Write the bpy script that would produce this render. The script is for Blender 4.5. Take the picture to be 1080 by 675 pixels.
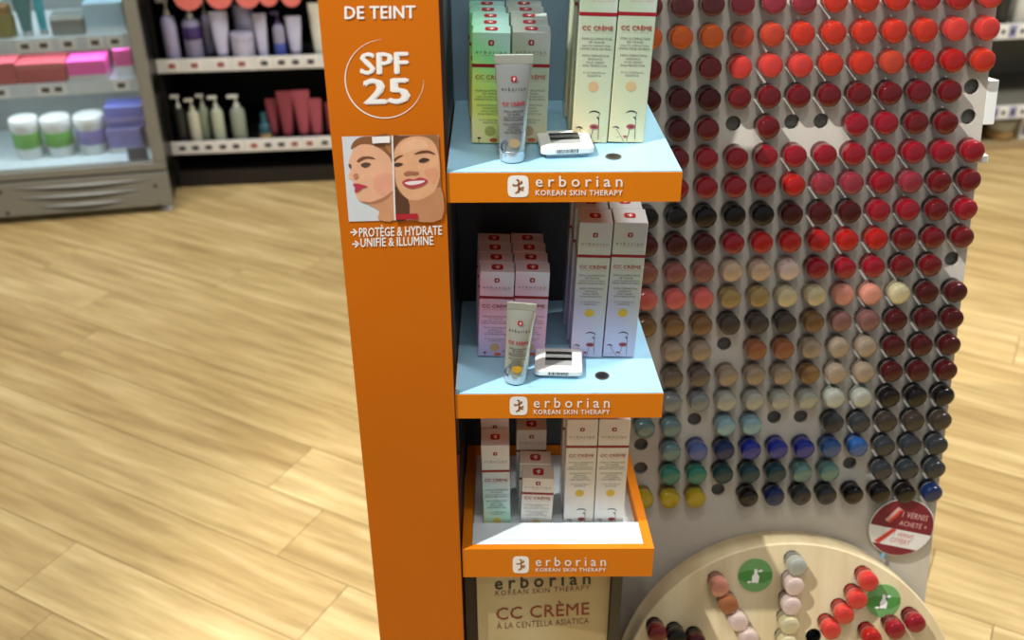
import bpy, bmesh, math, random
from mathutils import Vector, Matrix
random.seed(7)
R_ = math.radians
for o in list(bpy.data.objects): bpy.data.objects.remove(o)
SC = bpy.context.scene
COL = SC.collection

# ------------------------------------------------------------------ camera
FPX, PITCH, ROLL, H = 1121.0, R_(31.2), R_(-0.28), 1.62
CAM = Vector((0, 0, H))
_fw = Vector((0, math.cos(PITCH), -math.sin(PITCH)))
_up = Vector((0, math.sin(PITCH), math.cos(PITCH)))
_rt = Vector((1, 0, 0))
CR = _rt*math.cos(ROLL) + _up*math.sin(ROLL)
CU = -_rt*math.sin(ROLL) + _up*math.cos(ROLL)
cd = bpy.data.cameras.new('camera')
cd.sensor_width = 36; cd.lens = 36*FPX/1080; cd.clip_start = .02
cd.dof.use_dof = True; cd.dof.focus_distance = 1.24; cd.dof.aperture_fstop = 4.6
co = bpy.data.objects.new('camera', cd); COL.objects.link(co)
m = Matrix.Identity(4)
for i, v in enumerate((CR, CU, -_fw)):
    for k in range(3): m[k][i] = v[k]
m.translation = CAM
co.matrix_world = m
SC.camera = co

# ------------------------------------------------------------------ light
w = bpy.data.worlds.new('shop_ambience'); SC.world = w; w.use_nodes = True
bg = w.node_tree.nodes['Background']
bg.inputs[0].default_value = (.96, .98, 1, 1); bg.inputs[1].default_value = .27
def lamp(name, kind, loc, target, energy, color=(1, 1, 1), **kw):
    d = bpy.data.lights.new(name, kind); d.energy = energy; d.color = color
    for k, v in kw.items(): setattr(d, k, v)
    o = bpy.data.objects.new(name, d); COL.objects.link(o); o.location = loc
    o.rotation_euler = (Vector(target)-Vector(loc)).to_track_quat('-Z', 'Y').to_euler()
    return o
lamp('track_and_fill_spot', 'SPOT', (-.843, .53, 2.85), (.22, 1.2, .8), 250, (1, .985, .96), spot_size=R_(56), spot_blend=.5, shadow_soft_size=.016)
lamp('track_and_fill_spot', 'SPOT', (.05, .25, 3.0), (.2, 1.15, .8), 32, (1, .98, .95), spot_size=R_(50), spot_blend=.7, shadow_soft_size=.04)  # unseen fill spot, added to lift the shade beside the side panel
for i, (x, y, e) in enumerate(((-1.6, 2.2, 46), (1.9, 2.0, 118), (0.2, -.6, 12))):
    lamp('ceiling_panel_light', 'AREA', (x, y, 3.2), (x, y, 0), e, (1, .97, .92), shape='RECTANGLE', size=1.2, size_y=.6)
vs = SC.view_settings
vs.view_transform = 'Standard'; vs.look = 'None'; vs.gamma = 1; vs.exposure = 0.0; vs.use_curve_mapping = False

# ------------------------------------------------------------------ pixel helpers
def ray(x, y): return _fw + CR*((x-540)/FPX) - CU*((y-337.5)/FPX)
def onz(x, y, z):
    d = ray(x, y); return CAM + d*((z-H)/d.z)
def onp(x, y, p, n):
    d = ray(x, y); return CAM + d*((Vector(p)-CAM).dot(n)/d.dot(n))
def ony(x, y, Y): return onp(x, y, (0, Y, 0), Vector((0, 1, 0)))

# ------------------------------------------------------------------ materials
def lin(h):
    if isinstance(h, str):
        h = h.lstrip('#'); c = [int(h[i:i+2], 16)/255 for i in (0, 2, 4)]
        return tuple(x/12.92 if x <= .04045 else ((x+.055)/1.055)**2.4 for x in c)
    return h
MATS = {}
def mat(name, color, rough=.5, metal=0, coat=0, noise=.05, nscale=30, trans=0, spec=.5, grad=None, rnd=0, bump=0):
    if name in MATS: return MATS[name]
    M = bpy.data.materials.new(name); M.use_nodes = True
    nt = M.node_tree; b = nt.nodes['Principled BSDF']; L = nt.links.new
    c = lin(color)
    tc = nt.nodes.new('ShaderNodeTexCoord')
    nz = nt.nodes.new('ShaderNodeTexNoise'); nz.inputs['Scale'].default_value = nscale; nz.inputs['Detail'].default_value = 4
    L(tc.outputs['Object'], nz.inputs['Vector'])
    rp = nt.nodes.new('ShaderNodeValToRGB')
    lo = tuple(max(0, v*(1-noise)) for v in c)+(1,); hi = tuple(min(1, v*(1+noise)) for v in c)+(1,)
    rp.color_ramp.elements[0].position = .3; rp.color_ramp.elements[0].color = lo
    rp.color_ramp.elements[1].position = .7; rp.color_ramp.elements[1].color = hi
    L(nz.outputs['Fac'], rp.inputs['Fac']); out = rp.outputs['Color']
    if grad:        # iridescent foil: hues run along the carton's height (z0, z1, [colours])
        z0, z1, cols = grad
        sp = nt.nodes.new('ShaderNodeSeparateXYZ'); L(tc.outputs['Object'], sp.inputs[0])
        ad = nt.nodes.new('ShaderNodeMath'); ad.operation = 'MULTIPLY_ADD'; ad.inputs[1].default_value = .25*(z1-z0)/.04
        L(sp.outputs['X'], ad.inputs[0]); L(sp.outputs['Z'], ad.inputs[2])
        mr = nt.nodes.new('ShaderNodeMapRange'); mr.inputs['From Min'].default_value = z0; mr.inputs['From Max'].default_value = z1
        L(ad.outputs[0], mr.inputs['Value'])
        r2 = nt.nodes.new('ShaderNodeValToRGB')
        while len(r2.color_ramp.elements) < len(cols): r2.color_ramp.elements.new(.5)
        for i, cc in enumerate(cols):
            r2.color_ramp.elements[i].position = i/(len(cols)-1); r2.color_ramp.elements[i].color = lin(cc)+(1,)
        L(mr.outputs[0], r2.inputs['Fac']); out = r2.outputs['Color']
    L(out, b.inputs['Base Color'])
    b.inputs['Roughness'].default_value = rough; b.inputs['Metallic'].default_value = metal
    b.inputs['Coat Weight'].default_value = coat; b.inputs['Coat Roughness'].default_value = .05
    b.inputs['Transmission Weight'].default_value = trans; b.inputs['Specular IOR Level'].default_value = spec
    if bump:
        bp = nt.nodes.new('ShaderNodeBump'); bp.inputs['Strength'].default_value = bump; bp.inputs['Distance'].default_value = .002
        L(nz.outputs['Fac'], bp.inputs['Height']); L(bp.outputs[0], b.inputs['Normal'])
    MATS[name] = M
    return M

def plank_mat():
    M = bpy.data.materials.new('oak_vinyl_plank'); M.use_nodes = True; nt = M.node_tree; L = nt.links.new
    b = nt.nodes['Principled BSDF']; tc = nt.nodes.new('ShaderNodeTexCoord'); oi = nt.nodes.new('ShaderNodeObjectInfo')
    mp = nt.nodes.new('ShaderNodeMapping'); mp.inputs['Scale'].default_value = (1.1, 13, 1)
    cb = nt.nodes.new('ShaderNodeCombineXYZ')
    for k, f in ((0, 37.), (1, 91.)):
        mm = nt.nodes.new('ShaderNodeMath'); mm.operation = 'MULTIPLY'; mm.inputs[1].default_value = f
        L(oi.outputs['Random'], mm.inputs[0]); L(mm.outputs[0], cb.inputs[k])
    va = nt.nodes.new('ShaderNodeVectorMath'); va.operation = 'ADD'
    L(tc.outputs['Object'], mp.inputs['Vector']); L(mp.outputs[0], va.inputs[0]); L(cb.outputs[0], va.inputs[1])
    n1 = nt.nodes.new('ShaderNodeTexNoise'); n1.inputs['Scale'].default_value = 2.2; n1.inputs['Detail'].default_value = 7; n1.inputs['Roughness'].default_value = .62
    L(va.outputs[0], n1.inputs['Vector'])
    r1 = nt.nodes.new('ShaderNodeValToRGB'); e = r1.color_ramp.elements
    e[0].position = .28; e[0].color = lin('AC9468')+(1,); e[1].position = .72; e[1].color = lin('EEDDB0')+(1,)
    x = e.new(.5); x.color = lin('D0BB8A')+(1,)
    L(n1.outputs['Fac'], r1.inputs['Fac'])
    r2 = nt.nodes.new('ShaderNodeValToRGB'); e = r2.color_ramp.elements
    e[0].color = lin('E4D6BE')+(1,); e[1].color = lin('FFF6E6')+(1,)
    L(oi.outputs['Random'], r2.inputs['Fac'])
    mx = nt.nodes.new('ShaderNodeMixRGB'); mx.blend_type = 'MULTIPLY'; mx.inputs[0].default_value = 1
    L(r1.outputs[0], mx.inputs[1]); L(r2.outputs[0], mx.inputs[2]); L(mx.outputs[0], b.inputs['Base Color'])
    b.inputs['Roughness'].default_value = .5; b.inputs['Specular IOR Level'].default_value = .3
    return M

def wood_disc_mat():
    M = bpy.data.materials.new('pale_ash_wood'); M.use_nodes = True; nt = M.node_tree; L = nt.links.new
    b = nt.nodes['Principled BSDF']; tc = nt.nodes.new('ShaderNodeTexCoord')
    mp = nt.nodes.new('ShaderNodeMapping'); mp.inputs['Scale'].default_value = (16, 4, 2)
    n = nt.nodes.new('ShaderNodeTexNoise'); n.inputs['Scale'].default_value = 2; n.inputs['Detail'].default_value = 5
    r = nt.nodes.new('ShaderNodeValToRGB'); e = r.color_ramp.elements
    e[0].position = .35; e[0].color = lin('D2BE92')+(1,); e[1].position = .7; e[1].color = lin('E2D3AC')+(1,)
    L(tc.outputs['Object'], mp.inputs[0]); L(mp.outputs[0], n.inputs['Vector']); L(n.outputs['Fac'], r.inputs['Fac']); L(r.outputs[0], b.inputs['Base Color'])
    b.inputs['Roughness'].default_value = .55
    return M

# ------------------------------------------------------------------ lettering (built-in font, turned into flat mesh)
TXT = {}
def glyphs(s, bold=0., space=1.):
    k = (s, bold, space)
    if k in TXT: return TXT[k]
    c = bpy.data.curves.new('lettering', 'FONT'); c.body = s; c.offset = bold; c.resolution_u = 2; c.space_character = space
    o = bpy.data.objects.new('lettering', c); COL.objects.link(o)
    dg = bpy.context.evaluated_depsgraph_get(); me = bpy.data.meshes.new_from_object(o.evaluated_get(dg))
    vv = [(v.co.x, v.co.y) for v in me.vertices]; ff = [tuple(p.vertices) for p in me.polygons]
    bpy.data.objects.remove(o); bpy.data.curves.remove(c); bpy.data.meshes.remove(me)
    x0 = min(v[0] for v in vv); x1 = max(v[0] for v in vv); y0 = min(v[1] for v in vv); y1 = max(v[1] for v in vv)
    TXT[k] = ([((x-x0)/(x1-x0), (y-y0)/(y1-y0)) for x, y in vv], ff, x1-x0, y1-y0)
    return TXT[k]

# ------------------------------------------------------------------ mesh builder
class MB:
    def __init__(s): s.v = []; s.f = []
    def add(s, vs_, fs):
        n = len(s.v); s.v += [Vector(v) for v in vs_]; s.f += [tuple(i+n for i in f) for f in fs]; return s
    def box(s, x0, x1, y0, y1, z0, z1, M=None, ch=0):
        bm = bmesh.new(); r = bmesh.ops.create_cube(bm, size=1)
        for v in bm.verts: v.co = Vector(((x0+x1)/2+v.co.x*(x1-x0), (y0+y1)/2+v.co.y*(y1-y0), (z0+z1)/2+v.co.z*(z1-z0)))
        if ch: bmesh.ops.bevel(bm, geom=bm.edges[:], offset=ch, segments=2 if ch > .002 else 1, affect='EDGES', profile=.5)
        return s.bm(bm, M)
    def bm(s, bm, M=None):
        bm.verts.index_update(); s.add([(M @ v.co) if M else v.co.copy() for v in bm.verts], [[v.index for v in f.verts] for f in bm.faces]); bm.free(); return s
    def prism(s, bot, top):           # two matching rings of points
        n = len(bot); s.add(list(bot)+list(top), [tuple(range(n))[::-1], tuple(range(n, 2*n))]+[(i, (i+1) % n, n+(i+1) % n, n+i) for i in range(n)]); return s
    def lathe(s, prof, seg=20, M=None, cap=True):    # prof: (radius, z)
        vs_ = []; fs = []
        for r, z in prof:
            for k in range(seg):
                a = 2*math.pi*k/seg; p = Vector((r*math.cos(a), r*math.sin(a), z)); vs_.append(M @ p if M else p)
        for i in range(len(prof)-1):
            for k in range(seg):
                k2 = (k+1) % seg; fs.append((i*seg+k, i*seg+k2, (i+1)*seg+k2, (i+1)*seg+k))
        if cap: fs.append(tuple(range(seg))[::-1]); fs.append(tuple((len(prof)-1)*seg+k for k in range(seg)))
        return s.add(vs_, fs)
    def loft(s, rings):
        n = len(rings[0]); vs_ = [p for r in rings for p in r]; fs = [tuple(range(n))[::-1], tuple((len(rings)-1)*n+k for k in range(n))]
        for i in range(len(rings)-1):
            for k in range(n):
                k2 = (k+1) % n; fs.append((i*n+k, i*n+k2, (i+1)*n+k2, (i+1)*n+k))
        return s.add(vs_, fs)
    def poly(s, pts): n = len(s.v); s.v += [Vector(p) for p in pts]; s.f.append(tuple(range(n, n+len(pts)))); return s
    def tube(s, pts, r, seg=8):
        pts = [Vector(p) for p in pts]; rings = []
        for i, p in enumerate(pts):
            d = (pts[min(i+1, len(pts)-1)]-pts[max(i-1, 0)]).normalized(); a = d.orthogonal().normalized()
            if i and rings:
                a = (la - d*la.dot(d)).normalized()
            la = a; b = d.cross(a); rings.append([p+(a*math.cos(t)+b*math.sin(t))*r for t in [2*math.pi*k/seg for k in range(seg)]])
        return s.loft(rings)
    def text(s, body, P, bold=0., space=1.):         # P(u, v): unit square -> point
        vv, ff, gw, gh = glyphs(body, 0., space)
        for i, (du, dv) in enumerate((((0, 0),) if not bold else ((-1, 0), (1, 0), (0, -1), (0, 1), (0, 0)))):      # heavier weight: strokes spread by a hair
            s.add([P(u+du*bold*.8/gw, v+dv*bold*.5/gh)+Vector((0, -.00008*i, 0)) for u, v in vv], ff)
        return s
    def text_xz(s, body, x0, x1, z0, z1, y, bold=0., space=1.):
        return s.text(body, lambda u, v: Vector((x0+(x1-x0)*u, y, z0+(z1-z0)*v)), bold, space)
    def disc(s, c, rx, ry, ex, ey, seg=24): return s.poly([Vector(c)+Vector(ex)*(rx*math.cos(2*math.pi*k/seg))+Vector(ey)*(ry*math.sin(2*math.pi*k/seg)) for k in range(seg)])
    def mesh(s, name, M, smooth=False):
        me = bpy.data.meshes.new(name); me.from_pydata([tuple(v) for v in s.v], [], s.f); me.materials.append(M)
        bm = bmesh.new(); bm.from_mesh(me); bmesh.ops.recalc_face_normals(bm, faces=bm.faces) if len(s.f) > 1 else None
        bm.to_mesh(me); bm.free()
        if smooth:
            for p in me.polygons: p.use_smooth = True
            me.set_sharp_from_angle(angle=R_(38))
        return me
EX, EY, EZ = Vector((1, 0, 0)), Vector((0, 1, 0)), Vector((0, 0, 1))
WM = {}      # world matrix of each object while its geometry is being written
def tag(o, label=None, cat=None, group=None, kind=None):
    for k, v in (('label', label), ('category', cat), ('group', group), ('kind', kind)):
        if v: o[k] = v
    return o
def thing(name, M=None, loc=None, label=None, cat=None, group=None, kind=None):
    o = bpy.data.objects.new(name, None); COL.objects.link(o); o.empty_display_size = .02
    M = M or Matrix.Translation(Vector(loc or (0, 0, 0))); o.matrix_world = M; WM[o] = M.copy()
    return tag(o, label, cat, group, kind)
def part(name, mb, M, parent=None, smooth=False, world=True, label=None):
    me = mb if isinstance(mb, bpy.types.Mesh) else None
    if me is None:
        if parent is not None and world:
            I = WM[parent].inverted(); mb.v = [I @ v for v in mb.v]
        me = mb.mesh(name, M, smooth)
    o = bpy.data.objects.new(name, me); COL.objects.link(o); o.parent = parent
    WM[o] = WM[parent].copy() if parent is not None else Matrix.Identity(4)
    if label: o['label'] = label
    return o
def solo(name, mb, M, origin, label, cat, group=None, kind=None, smooth=False):   # a thing of one mesh, written in world coordinates
    I = Matrix.Translation(-Vector(origin)); mb.v = [I @ v for v in mb.v]
    o = bpy.data.objects.new(name, mb.mesh(name, M, smooth)); COL.objects.link(o); o.location = origin; WM[o] = Matrix.Translation(Vector(origin))
    return tag(o, label, cat, group, kind)
def kids(o): return [c for c in bpy.data.objects if c.parent == o]
def clone(src, M, children):
    r = src.copy(); COL.objects.link(r); r.matrix_world = M
    for ch, subs in children:
        c = ch.copy(); COL.objects.link(c); c.parent = r
        for g in subs:
            d = g.copy(); COL.objects.link(d); d.parent = c
    return r
ORD = ['zeroth', 'first', 'second', 'third', 'fourth', 'fifth', 'sixth', 'seventh', 'eighth', 'ninth', 'tenth', 'eleventh', 'twelfth', 'thirteenth',
       'fourteenth', 'fifteenth', 'sixteenth', 'seventeenth', 'eighteenth', 'nineteenth']

# ------------------------------------------------------------------ colours
ORANGE = mat('orange_laminate', 'CA6A00', .6, spec=.25, noise=.03, nscale=6)
ORANGE2 = mat('orange_tray_plastic', 'DC7C06', .6, spec=.25, noise=.03, nscale=6)
MAROON = mat('dark_maroon_edge', '5A1418', .5)
SHELFBLUE = mat('pale_blue_shelf_film', '98C8E0', .4, noise=.02)
WHITE = mat('white_plastic', 'E9EBE6', .4, noise=.02)
WPRINT = mat('white_print', 'F6F3EC', .5, noise=.01)
BLACK = mat('black_plastic', '101010', .35)
DARKGREY = mat('dark_grey_laminate', '4A4D50', .5)
BACKBLUE = mat('slate_blue_back_panel', '86A4B6', .45)
REDPRINT = mat('red_print', 'B01C22', .5, noise=.02)
BANDRED = mat('dark_red_band_print', '8E1420', .4, noise=.02)
INK = mat('grey_ink', '6A6A64', .6)
INKDARK = mat('black_ink', '1E1E1E', .5)
CHROME = mat('brushed_metal', 'B8BABA', .3, metal=.9)

# ================================================================== SETTING
def build_floor():
    mb = MB().box(-4.4, 4.4, -1.4, 5.4, -.06, -.007)
    fl = bpy.data.objects.new('floor', mb.mesh('floor', mat('dark_subfloor', '6E5A3C', .8))); COL.objects.link(fl)
    WM[fl] = Matrix.Identity(4)
    tag(fl, 'pale oak plank floor of the shop, boards running diagonally', 'floor', kind='structure')
    ang = math.atan2(.47, -.88); wdt, lng = .17, 1.22
    pm = plank_mat()
    me = MB().box(-lng/2+.0007, lng/2-.0007, -wdt/2+.0007, wdt/2-.0007, -.008, 0, ch=.0006).mesh('plank', pm)
    rt_ = Matrix.Rotation(ang, 4, 'Z'); n = 0
    for i in range(-36, 37):
        off = random.random()*lng
        for j in range(-6, 7):
            c = rt_ @ Vector((j*lng+off, i*wdt, 0)) + Vector((-.2, 2.4, 0))
            if not (-3.4 < c.x < 3.5 and -.2 < c.y < 4.8): continue
            o = bpy.data.objects.new('plank', me); COL.objects.link(o); o.parent = fl; o.matrix_local = Matrix.Translation(c) @ rt_; n += 1
build_floor()
solo('wall_back', MB().box(-4.4, 4.4, 5.0, 5.1, 0, 3.0), mat('shop_wall_paint', '8E8E8C', .8), (0, 5.05, 0), 'plain grey shop wall behind the shelving', 'wall', kind='structure')

# ================================================================== ORANGE DISPLAY STAND
S1, S2, S3 = 1.1728, .8872, .6376
FY = 1.04
stand = thing('display_stand', loc=(.04, 1.12, 0), label='orange cosmetics display stand with three lit shelves and tall side panel', cat='display stand')
# --- tall panel
PYAW = R_(3.9)
PD = Vector((math.cos(PYAW), math.sin(PYAW), 0)); PN = Vector((-math.sin(PYAW), math.cos(PYAW), 0))
PP = Vector((-.0695, 1.0375, 0))
def onpan(px, py, off=0.): return onp(px, py, PP - PN*off, PN)
pw = (onpan(336, 0)-onpan(463, 0)).length
mb = MB()
def pan_pt(u, d, z): return PP - PD*u + PN*d + EZ*z
prof = [(0, 0), (.1155, 0), (.1155, .014), (0, .014)]
mb.prism([pan_pt(u, d, 0) for u, d in prof], [pan_pt(u, d, 1.62) for u, d in prof])
panel = part('side_panel', mb, ORANGE, stand)
mb = MB().prism([pan_pt(u, d, 0) for u, d in ((-.0008, .001), (0, .001), (0, .014), (-.0008, .014))], [pan_pt(u, d, 1.62) for u, d in ((-.0008, .001), (0, .001), (0, .014), (-.0008, .014))])
part('panel_edge', mb, MAROON, panel)
def pan_text(body, x0, x1, y0, y1, bold=0., space=1., sl=-.02):     # pixel box on the panel
    def P(u, v):
        x = x0+(x1-x0)*u; return onpan(x+ (y1-(y1+(y0-y1)*v))*-.02, y1+(y0-y1)*v+(x-x0)*sl, .0004)
    return MB().text(body, P, bold, space)
part('lettering', pan_text('DE TEINT', 364, 438, 7, 20, .04, 1.05, -.012), WPRINT, panel)
part('lettering', pan_text('SPF', 381, 430, 56, 78.5, .045, 1.0), WPRINT, panel)
part('lettering', pan_text('25', 385, 431, 83.5, 109.5, .05, 1.0), WPRINT, panel)
part('lettering', pan_text('PROTÈGE & HYDRATE', 379, 466, 238, 250, .04, 1.03, -.03), WPRINT, panel)
part('lettering', pan_text('UNIFIE & ILLUMINE', 380.5, 457, 251.5, 260.5, .04, 1.03, -.03), WPRINT, panel)
mb = MB(); N = 60; a0, a1 = R_(95), R_(358)
for k in range(N):
    q = []
    for t, s in ((k, 1), (k+1, 1), (k+1, -1), (k, -1)):
        a = a0+(a1-a0)*t/N; wd = .2+1.0*math.sin(math.pi*t/N); rr = 41.5+s*wd/2; q.append(onpan(405.5+rr*math.cos(a), 83-rr*math.sin(a), .0004))
    mb.poly(q)
part('ring_print', mb, WPRINT, panel)
mb = MB()
for yy in (245, 257.5):
    x = 369.5 if yy < 250 else 371.5
    for pl in ([(x, yy-.8), (x+7, yy-1), (x+7, yy+.6), (x, yy+.8)], [(x+3.5, yy-4), (x+8, yy-.2), (x+6.4, yy+.4), (x+2.4, yy-3)], [(x+3.5, yy+3.8), (x+8, yy-.2), (x+6.4, yy-.8), (x+2.4, yy+2.8)]):
        mb.poly([onpan(a, b, .0004) for a, b in pl])
part('arrow_print', mb, WPRINT, panel)
# --- the two portraits printed on the panel
def zc(p): return (360+.2076*p[0], 135+.2074*p[1])
photo = part('portrait_print', MB().poly([onpan(*zc(p), .0006) for p in ((2, 44), (492, 34), (512, 464), (38, 476))]), mat('print_pale_grey', 'D3D9DC', .5, noise=.02), panel, label='printed pair of portraits of a woman, profile and smiling')
def smooth_loop(pts, n=3):
    out = []; L = len(pts)
    for i in range(L):
        p0, p1, p2, p3 = (Vector(pts[(i+k-1) % L]) for k in range(4))
        for j in range(n):
            t = j/n; out.append(.5*((2*p1)+(p2-p0)*t+(2*p0-5*p1+4*p2-p3)*t*t+(3*p1-p0-3*p2+p3)*t**3))
    return [tuple(p) for p in out]
lay = [.0008]
def pr(name, pts, col, smooth=True):
    lay[0] += .00005
    if smooth: pts = smooth_loop(pts)
    part(name, MB().poly([onpan(*zc(p), lay[0]) for p in pts]), mat('print_'+col, col, .55, noise=.06, nscale=60), photo)
pr('hair_print', [(48, 108), (62, 70), (100, 46), (160, 42), (254, 40), (262, 200), (240, 180), (150, 110), (80, 95)], '8A5A36')
pr('skin_print', [(62, 108), (100, 84), (160, 88), (222, 124), (258, 180), (266, 300), (268, 400), (269, 464), (188, 466), (192, 420), (180, 382), (130, 382), (92, 372), (76, 345), (66, 322), (70, 303), (60, 288), (58, 268), (36, 250), (46, 212), (38, 178), (48, 140)], 'E6B08C')
pr('skin_print', [(168, 250), (215, 225), (258, 240), (262, 310), (225, 345), (170, 320)], 'E6A486')
pr('skin_print', [(130, 384), (180, 380), (240, 345), (268, 330), (269, 464), (192, 466), (192, 420)], 'D09870')
pr('skin_print', [(100, 372), (150, 376), (215, 352), (262, 320), (240, 356), (185, 384), (130, 386)], 'B07A56')
pr('hair_print', [(215, 55), (254, 40), (258, 130), (232, 110)], 'A87648')
pr('brow_print', [(80, 165), (108, 146), (150, 146), (172, 158), (125, 156), (88, 174)], '7A4A30')
pr('eye_print', [(98, 186), (122, 175), (150, 182), (128, 200), (108, 198)], '5A4038')
pr('eye_print', [(36, 186), (48, 184), (50, 200), (42, 204)], '5A4038')
pr('nose_print', [(62, 235), (82, 232), (86, 250), (66, 260)], 'C08060')
pr('lips_print', [(58, 288), (80, 282), (112, 290), (134, 298), (108, 306), (80, 326), (66, 320), (70, 303)], 'B8384A')
pr('hair_print', [(262, 40), (490, 34), (511, 462), (276, 466)], '9A6A42', False)
pr('hair_print', [(262, 110), (300, 60), (350, 42), (300, 40), (262, 42)], '6E452A')
pr('skin_print', [(345, 340), (430, 350), (505, 300), (511, 462), (360, 465)], 'C48A62')
pr('skin_print', [(263, 150), (285, 88), (330, 52), (400, 42), (455, 60), (488, 110), (500, 190), (498, 260), (470, 325), (410, 362), (350, 366), (305, 330), (276, 270)], 'E4AC82')
pr('skin_print', [(300, 90), (350, 60), (420, 62), (440, 100), (370, 112), (310, 130)], 'EAB890')
pr('skin_print', [(420, 220), (470, 200), (492, 235), (470, 290), (440, 255)], 'DE9E78')
pr('hair_print', [(272, 300), (300, 335), (342, 372), (345, 440), (330, 466), (276, 466)], '5A3824')
pr('brow_print', [(263, 164), (290, 142), (314, 140), (290, 154), (264, 176)], '6A4028')
pr('brow_print', [(368, 134), (405, 116), (450, 116), (478, 136), (440, 126), (400, 130)], '6A4028')
pr('eye_print', [(266, 186), (286, 176), (314, 182), (296, 194), (276, 196)], '443028')
pr('eye_print', [(392, 168), (415, 152), (448, 160), (430, 172), (408, 176)], '443028')
pr('nose_print', [(316, 232), (338, 220), (370, 222), (394, 226), (380, 238), (350, 238), (328, 242)], 'A86A4C')
pr('lips_print', [(308, 278), (338, 258), (368, 262), (400, 252), (440, 266), (418, 290), (372, 306), (336, 302)], 'B8404C')
pr('teeth_print', [(322, 278), (360, 270), (424, 268), (404, 282), (362, 290), (336, 288)], 'F0E6E0')
pr('divider_print', [(254, 40), (263, 40), (277, 468), (268, 468)], 'E8E2DA', False)
pr('caption_print', [(155, 45), (246, 41), (247, 74), (158, 79)], 'F2F0EC', False)
pr('caption_print', [(275, 438), (388, 435), (390, 463), (278, 467)], 'B01E28', False)

# --- side wall, back wall, pedestal
BKY = 1.262
mb = MB().box(-.076, -.070, 1.113, BKY, 0, 1.62); part('side_wall', mb, mat('charcoal_side_wall', '34373A', .45), stand)
mb = MB().box(-.076, -.070, 1.0525, 1.1125, 0, .74); part('side_wall', mb, MAROON, stand)
mb = MB().box(-.076, .150, BKY, BKY+.008, S1-.03, 1.62); part('back_wall', mb, BACKBLUE, stand)
BACKSHADE = mat('shaded_back_panel', '2E3133', .45)  # same back wall, darkened in colour for the shade behind the lower shelves
mb = MB().box(-.076, .150, BKY, BKY+.008, .585, S1-.0305); part('back_wall', mb, BACKSHADE, stand)
mb = MB().box(-.0695, .149, 1.075, 1.17, 0, .585, ch=.002); ped = part('pedestal', mb, mat('black_brown_laminate', '33241F', .5), stand)
mb = MB().box(.136, .150, 1.062, 1.075, 0, .585); part('post', mb, BLACK, stand)
QY = R_(4.6); QD = Vector((math.cos(QY), math.sin(QY), 0)); QN = Vector((-math.sin(QY), math.cos(QY), 0)); QP = Vector((.04, 1.066, 0))
def onq(px, py, off=0.): return onp(px, py, QP-QN*off, QN)
a, b = onq(503.5, 640), onq(642, 640)
ua, ub = (a-QP).dot(QD), (b-QP).dot(QD)
prof = [(ua, 0), (ub, 0), (ub, .004), (ua, .004)]
post_m = mat('cream_gold_poster', 'CFC29A', .4, grad=(0, .6, ['C9C2AE', 'B9A97C', 'BFB38C', 'B4A074']))
poster = part('poster', MB().prism([QP+QD*u+QN*d+EZ*.03 for u, d in prof], [QP+QD*u+QN*d+EZ*.57 for u, d in prof]), post_m, stand)
def q_text(body, x0, x1, y0, y1, bold, space, sl=-.06):
    return MB().text(body, lambda u, v: onq(x0+(x1-x0)*u, y1+(y0-y1)*v+(x1-x0)*u*sl, .0005), bold, space)
part('lettering', q_text('erborian', 522, 622.5, 609, 622, .03, 1.5), INKDARK, poster)
part('lettering', q_text('KOREAN SKIN THERAPY', 522.5, 622, 623, 628.5, .0, 1.2), mat('brown_ink', '6E4A3A', .6), poster)
part('lettering', q_text('CC CRÈME', 523.5, 621.5, 638, 654, .008, 1.05), mat('dark_red_ink', '8A2418', .5), poster)
part('lettering', q_text('À LA CENTELLA ASIATICA', 524, 621, 655.5, 663.5, .0, 1.1), mat('brown_ink', '6E4A3A', .6), poster)

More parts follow.
